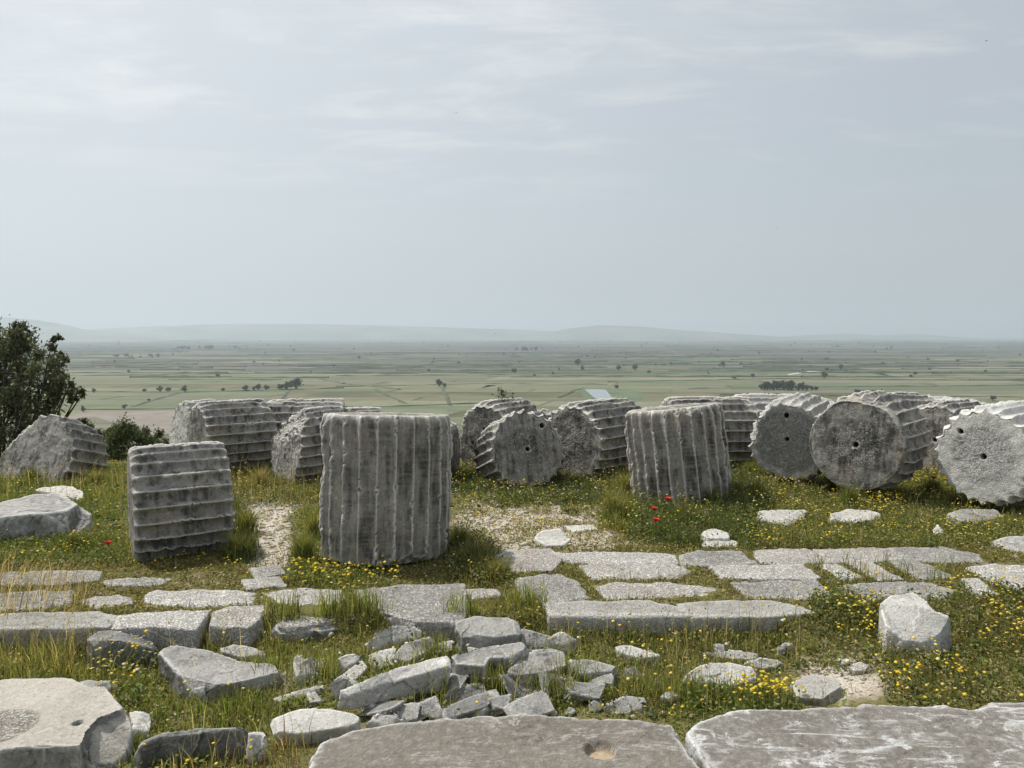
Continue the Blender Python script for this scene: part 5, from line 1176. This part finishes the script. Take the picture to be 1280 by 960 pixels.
# ------------------------------------------------------------------ birds
def bird(px, py, Y, span, label, az):
    p = at_y(px, py, Y); root = bpy.data.objects.new('bird', None); COL.objects.link(root); root.location = p; root.rotation_euler = (0, 0, az); root['label'] = label; root['category'] = 'bird'
    bm = bmesh.new(); bmesh.ops.create_icosphere(bm, subdivisions=2, radius=1)
    for v in bm.verts:
        t = v.co.y; k = (1 - .55 * max(0, -t)) * (1 - .25 * max(0, t)); v.co = Vector((v.co.x * .085 * k, v.co.y * .30, v.co.z * .075 * k)) * span
    me = bpy.data.meshes.new('body'); bm.to_mesh(me); bm.free(); smooth(me); link('body', me, M['bird'], root)
    for s in (-1, 1):
        bm = bmesh.new(); pts = [(.05, .10), (.22, .14), (.5, -.02), (.30, -.05), (.05, -.10)]
        up = [bm.verts.new((s * x * span, y * span, (.05 + .22 * x) * span)) for x, y in pts]; dn = [bm.verts.new((s * x * span, y * span, (.03 + .22 * x) * span)) for x, y in pts]
        bm.faces.new(up); bm.faces.new(dn[::-1])
        for i in range(5): bm.faces.new((up[i], dn[i], dn[(i + 1) % 5], up[(i + 1) % 5]))
        bmesh.ops.recalc_face_normals(bm, faces=bm.faces[:]); me = bpy.data.meshes.new('wing'); bm.to_mesh(me); bm.free(); link('wing', me, M['bird'], root)
    bm = bmesh.new(); a = [bm.verts.new(Vector(q) * span) for q in ((-.03, -.25, .01), (.03, -.25, .01), (.07, -.44, .01), (0, -.38, .01), (-.07, -.44, .01))]; b = [bm.verts.new(v.co - Vector((0, 0, .015 * span))) for v in a]
    bm.faces.new(a); bm.faces.new(b[::-1])
    for i in range(5): bm.faces.new((a[i], b[i], b[(i + 1) % 5], a[(i + 1) % 5]))
    bmesh.ops.recalc_face_normals(bm, faces=bm.faces[:]); me = bpy.data.meshes.new('tail'); bm.to_mesh(me); bm.free(); link('tail', me, M['bird'], root)
bird(1233, 51, 70, .30, 'small dark bird high in the upper right corner of the sky', .7)
bird(570, 141, 80, .28, 'small dark bird in the left half of the sky, below a small pale cloud', -.6)
bird(971, 285, 85, .26, 'small dark bird in the lower right part of the sky', 1.4)
bird(1160, 206, 90, .24, 'tiny dark bird halfway up the sky at the right', .2)
bird(619, 417, 90, .30, 'tiny dark bird seen against the horizon hills', 1.0)

# ------------------------------------------------------------------ haze, sky and sun
AZ, EL = R_(-58), R_(59)
def haze():
    bm = bmesh.new(); bmesh.ops.create_cube(bm, size=1)
    for v in bm.verts: v.co = Vector((v.co.x * 66000, v.co.y * 66000, -92 if v.co.z < 0 else 760))
    me = bpy.data.meshes.new('haze'); bm.to_mesh(me); bm.free()
    m = bpy.data.materials.new('haze_air'); m.use_nodes = True; t = m.node_tree; t.nodes.clear()
    v = t.nodes.new('ShaderNodeVolumePrincipled'); v.inputs['Color'].default_value = HAZE_COL; v.inputs['Density'].default_value = HAZE_D; v.inputs['Anisotropy'].default_value = 0.3
    o = t.nodes.new('ShaderNodeOutputMaterial'); t.links.new(v.outputs[0], o.inputs['Volume'])
    ob = link('haze', me, m); tag(ob, kind='stuff'); ob['label'] = 'pale bluish haze over the plain and hills'; ob['category'] = 'haze'
HAZE_COL = (.675, .765, .845, 1); HAZE_D = 1.05e-4
haze()

S = Vector((math.sin(AZ) * math.cos(EL), math.cos(AZ) * math.cos(EL), math.sin(EL)))
sun = bpy.data.lights.new('sun', 'SUN'); sun.energy = 5.0; sun.angle = R_(1.2); sun.color = (1, .95, .87)
so = bpy.data.objects.new('sun', sun); COL.objects.link(so); so.rotation_euler = S.to_track_quat('Z', 'Y').to_euler(); so.location = (-20, 20, 40)

w = bpy.data.worlds.new('World'); scene.world = w; w.use_nodes = True; nt = w.node_tree; nt.nodes.clear()
class WT(NT):
    def __init__(self, tree): self.t = tree
t = WT(nt)
sky = t.n('ShaderNodeTexSky', sky_type='NISHITA'); sky.sun_disc = False; sky.sun_elevation = EL; sky.sun_rotation = AZ % (2 * math.pi); sky.altitude = 100; sky.air_density = 1.0; sky.dust_density = 3.0; sky.ozone_density = 1.0
gen = t.n('ShaderNodeTexCoord').outputs['Generated']
sp = t.n('ShaderNodeSeparateXYZ'); t.l(gen, sp.inputs[0])
zc = t.math('ADD', t.math('MAXIMUM', sp.outputs[2], 0.0), .12)
cv = t.n('ShaderNodeCombineXYZ', label='cloud plane'); t.l(t.math('DIVIDE', sp.outputs[0], zc), cv.inputs[0]); t.l(t.math('DIVIDE', sp.outputs[1], zc), cv.inputs[1])
st1 = t.mapping(cv.outputs[0], (.55, 1.3, 1)); c1 = t.noise(st1, 1.1, 8, .6, .6); c2 = t.noise(t.mapping(cv.outputs[0], (.8, 1.6, 1)), 3.2, 8, .62, .4)
cl = t.math('ADD', t.math('MULTIPLY', c1, .65), t.math('MULTIPLY', c2, .35))
dt = t.n('ShaderNodeVectorMath', operation='DOT_PRODUCT'); t.l(gen, dt.inputs[0]); dt.inputs[1].default_value = S
glow = t.math('POWER', t.math('MAXIMUM', dt.outputs['Value'], 0.0), 1.6)
# a thin high veil of cirrostratus, brighter towards the sun, with denser streaks
veil = t.math('ADD', .60, t.math('MULTIPLY', glow, .30))
veilc = t.n('ShaderNodeVectorMath', operation='SCALE'); veilc.inputs[0].default_value = (.688, .716, .73); t.l(t.math('ADD', .85, t.math('MULTIPLY', glow, .48)), veilc.inputs['Scale'])
K = .11
skyk = t.n('ShaderNodeVectorMath', operation='SCALE'); t.l(sky.outputs[0], skyk.inputs[0]); skyk.inputs['Scale'].default_value = 1.0
vk = t.n('ShaderNodeVectorMath', operation='SCALE'); t.l(veilc.outputs[0], vk.inputs[0]); vk.inputs['Scale'].default_value = 1.0 / K
base = t.mix(t.math('MINIMUM', veil, .9), skyk.outputs[0], vk.outputs[0])
clc = t.n('ShaderNodeVectorMath', operation='SCALE'); clc.inputs[0].default_value = (.80, .83, .84); t.l(t.math('ADD', .90, t.math('MULTIPLY', glow, .25)), clc.inputs['Scale'])
clk = t.n('ShaderNodeVectorMath', operation='SCALE'); t.l(clc.outputs[0], clk.inputs[0]); clk.inputs['Scale'].default_value = 1.0 / K
cm = t.math('MULTIPLY', t.ramp(cl, .47, .63), t.math('MULTIPLY', t.ramp(sp.outputs[2], .10, .32), t.math('ADD', .42, t.math('MULTIPLY', glow, 1.1))))
fin = t.mix(cm, base, clk.outputs[0])
bg = t.n('ShaderNodeBackground'); t.l(fin, bg.inputs[0]); bg.inputs[1].default_value = K
wo = t.n('ShaderNodeOutputWorld'); t.l(bg.outputs[0], wo.inputs[0])

vs = scene.view_settings; vs.view_transform = 'Standard'; vs.look = 'None'; vs.gamma = 1; vs.exposure = 0; vs.use_curve_mapping = False
scene.cycles.use_denoising = True
scene.cycles.max_bounces = 6; scene.cycles.diffuse_bounces = 3; scene.cycles.glossy_bounces = 2; scene.cycles.transmission_bounces = 2; scene.cycles.volume_bounces = 4
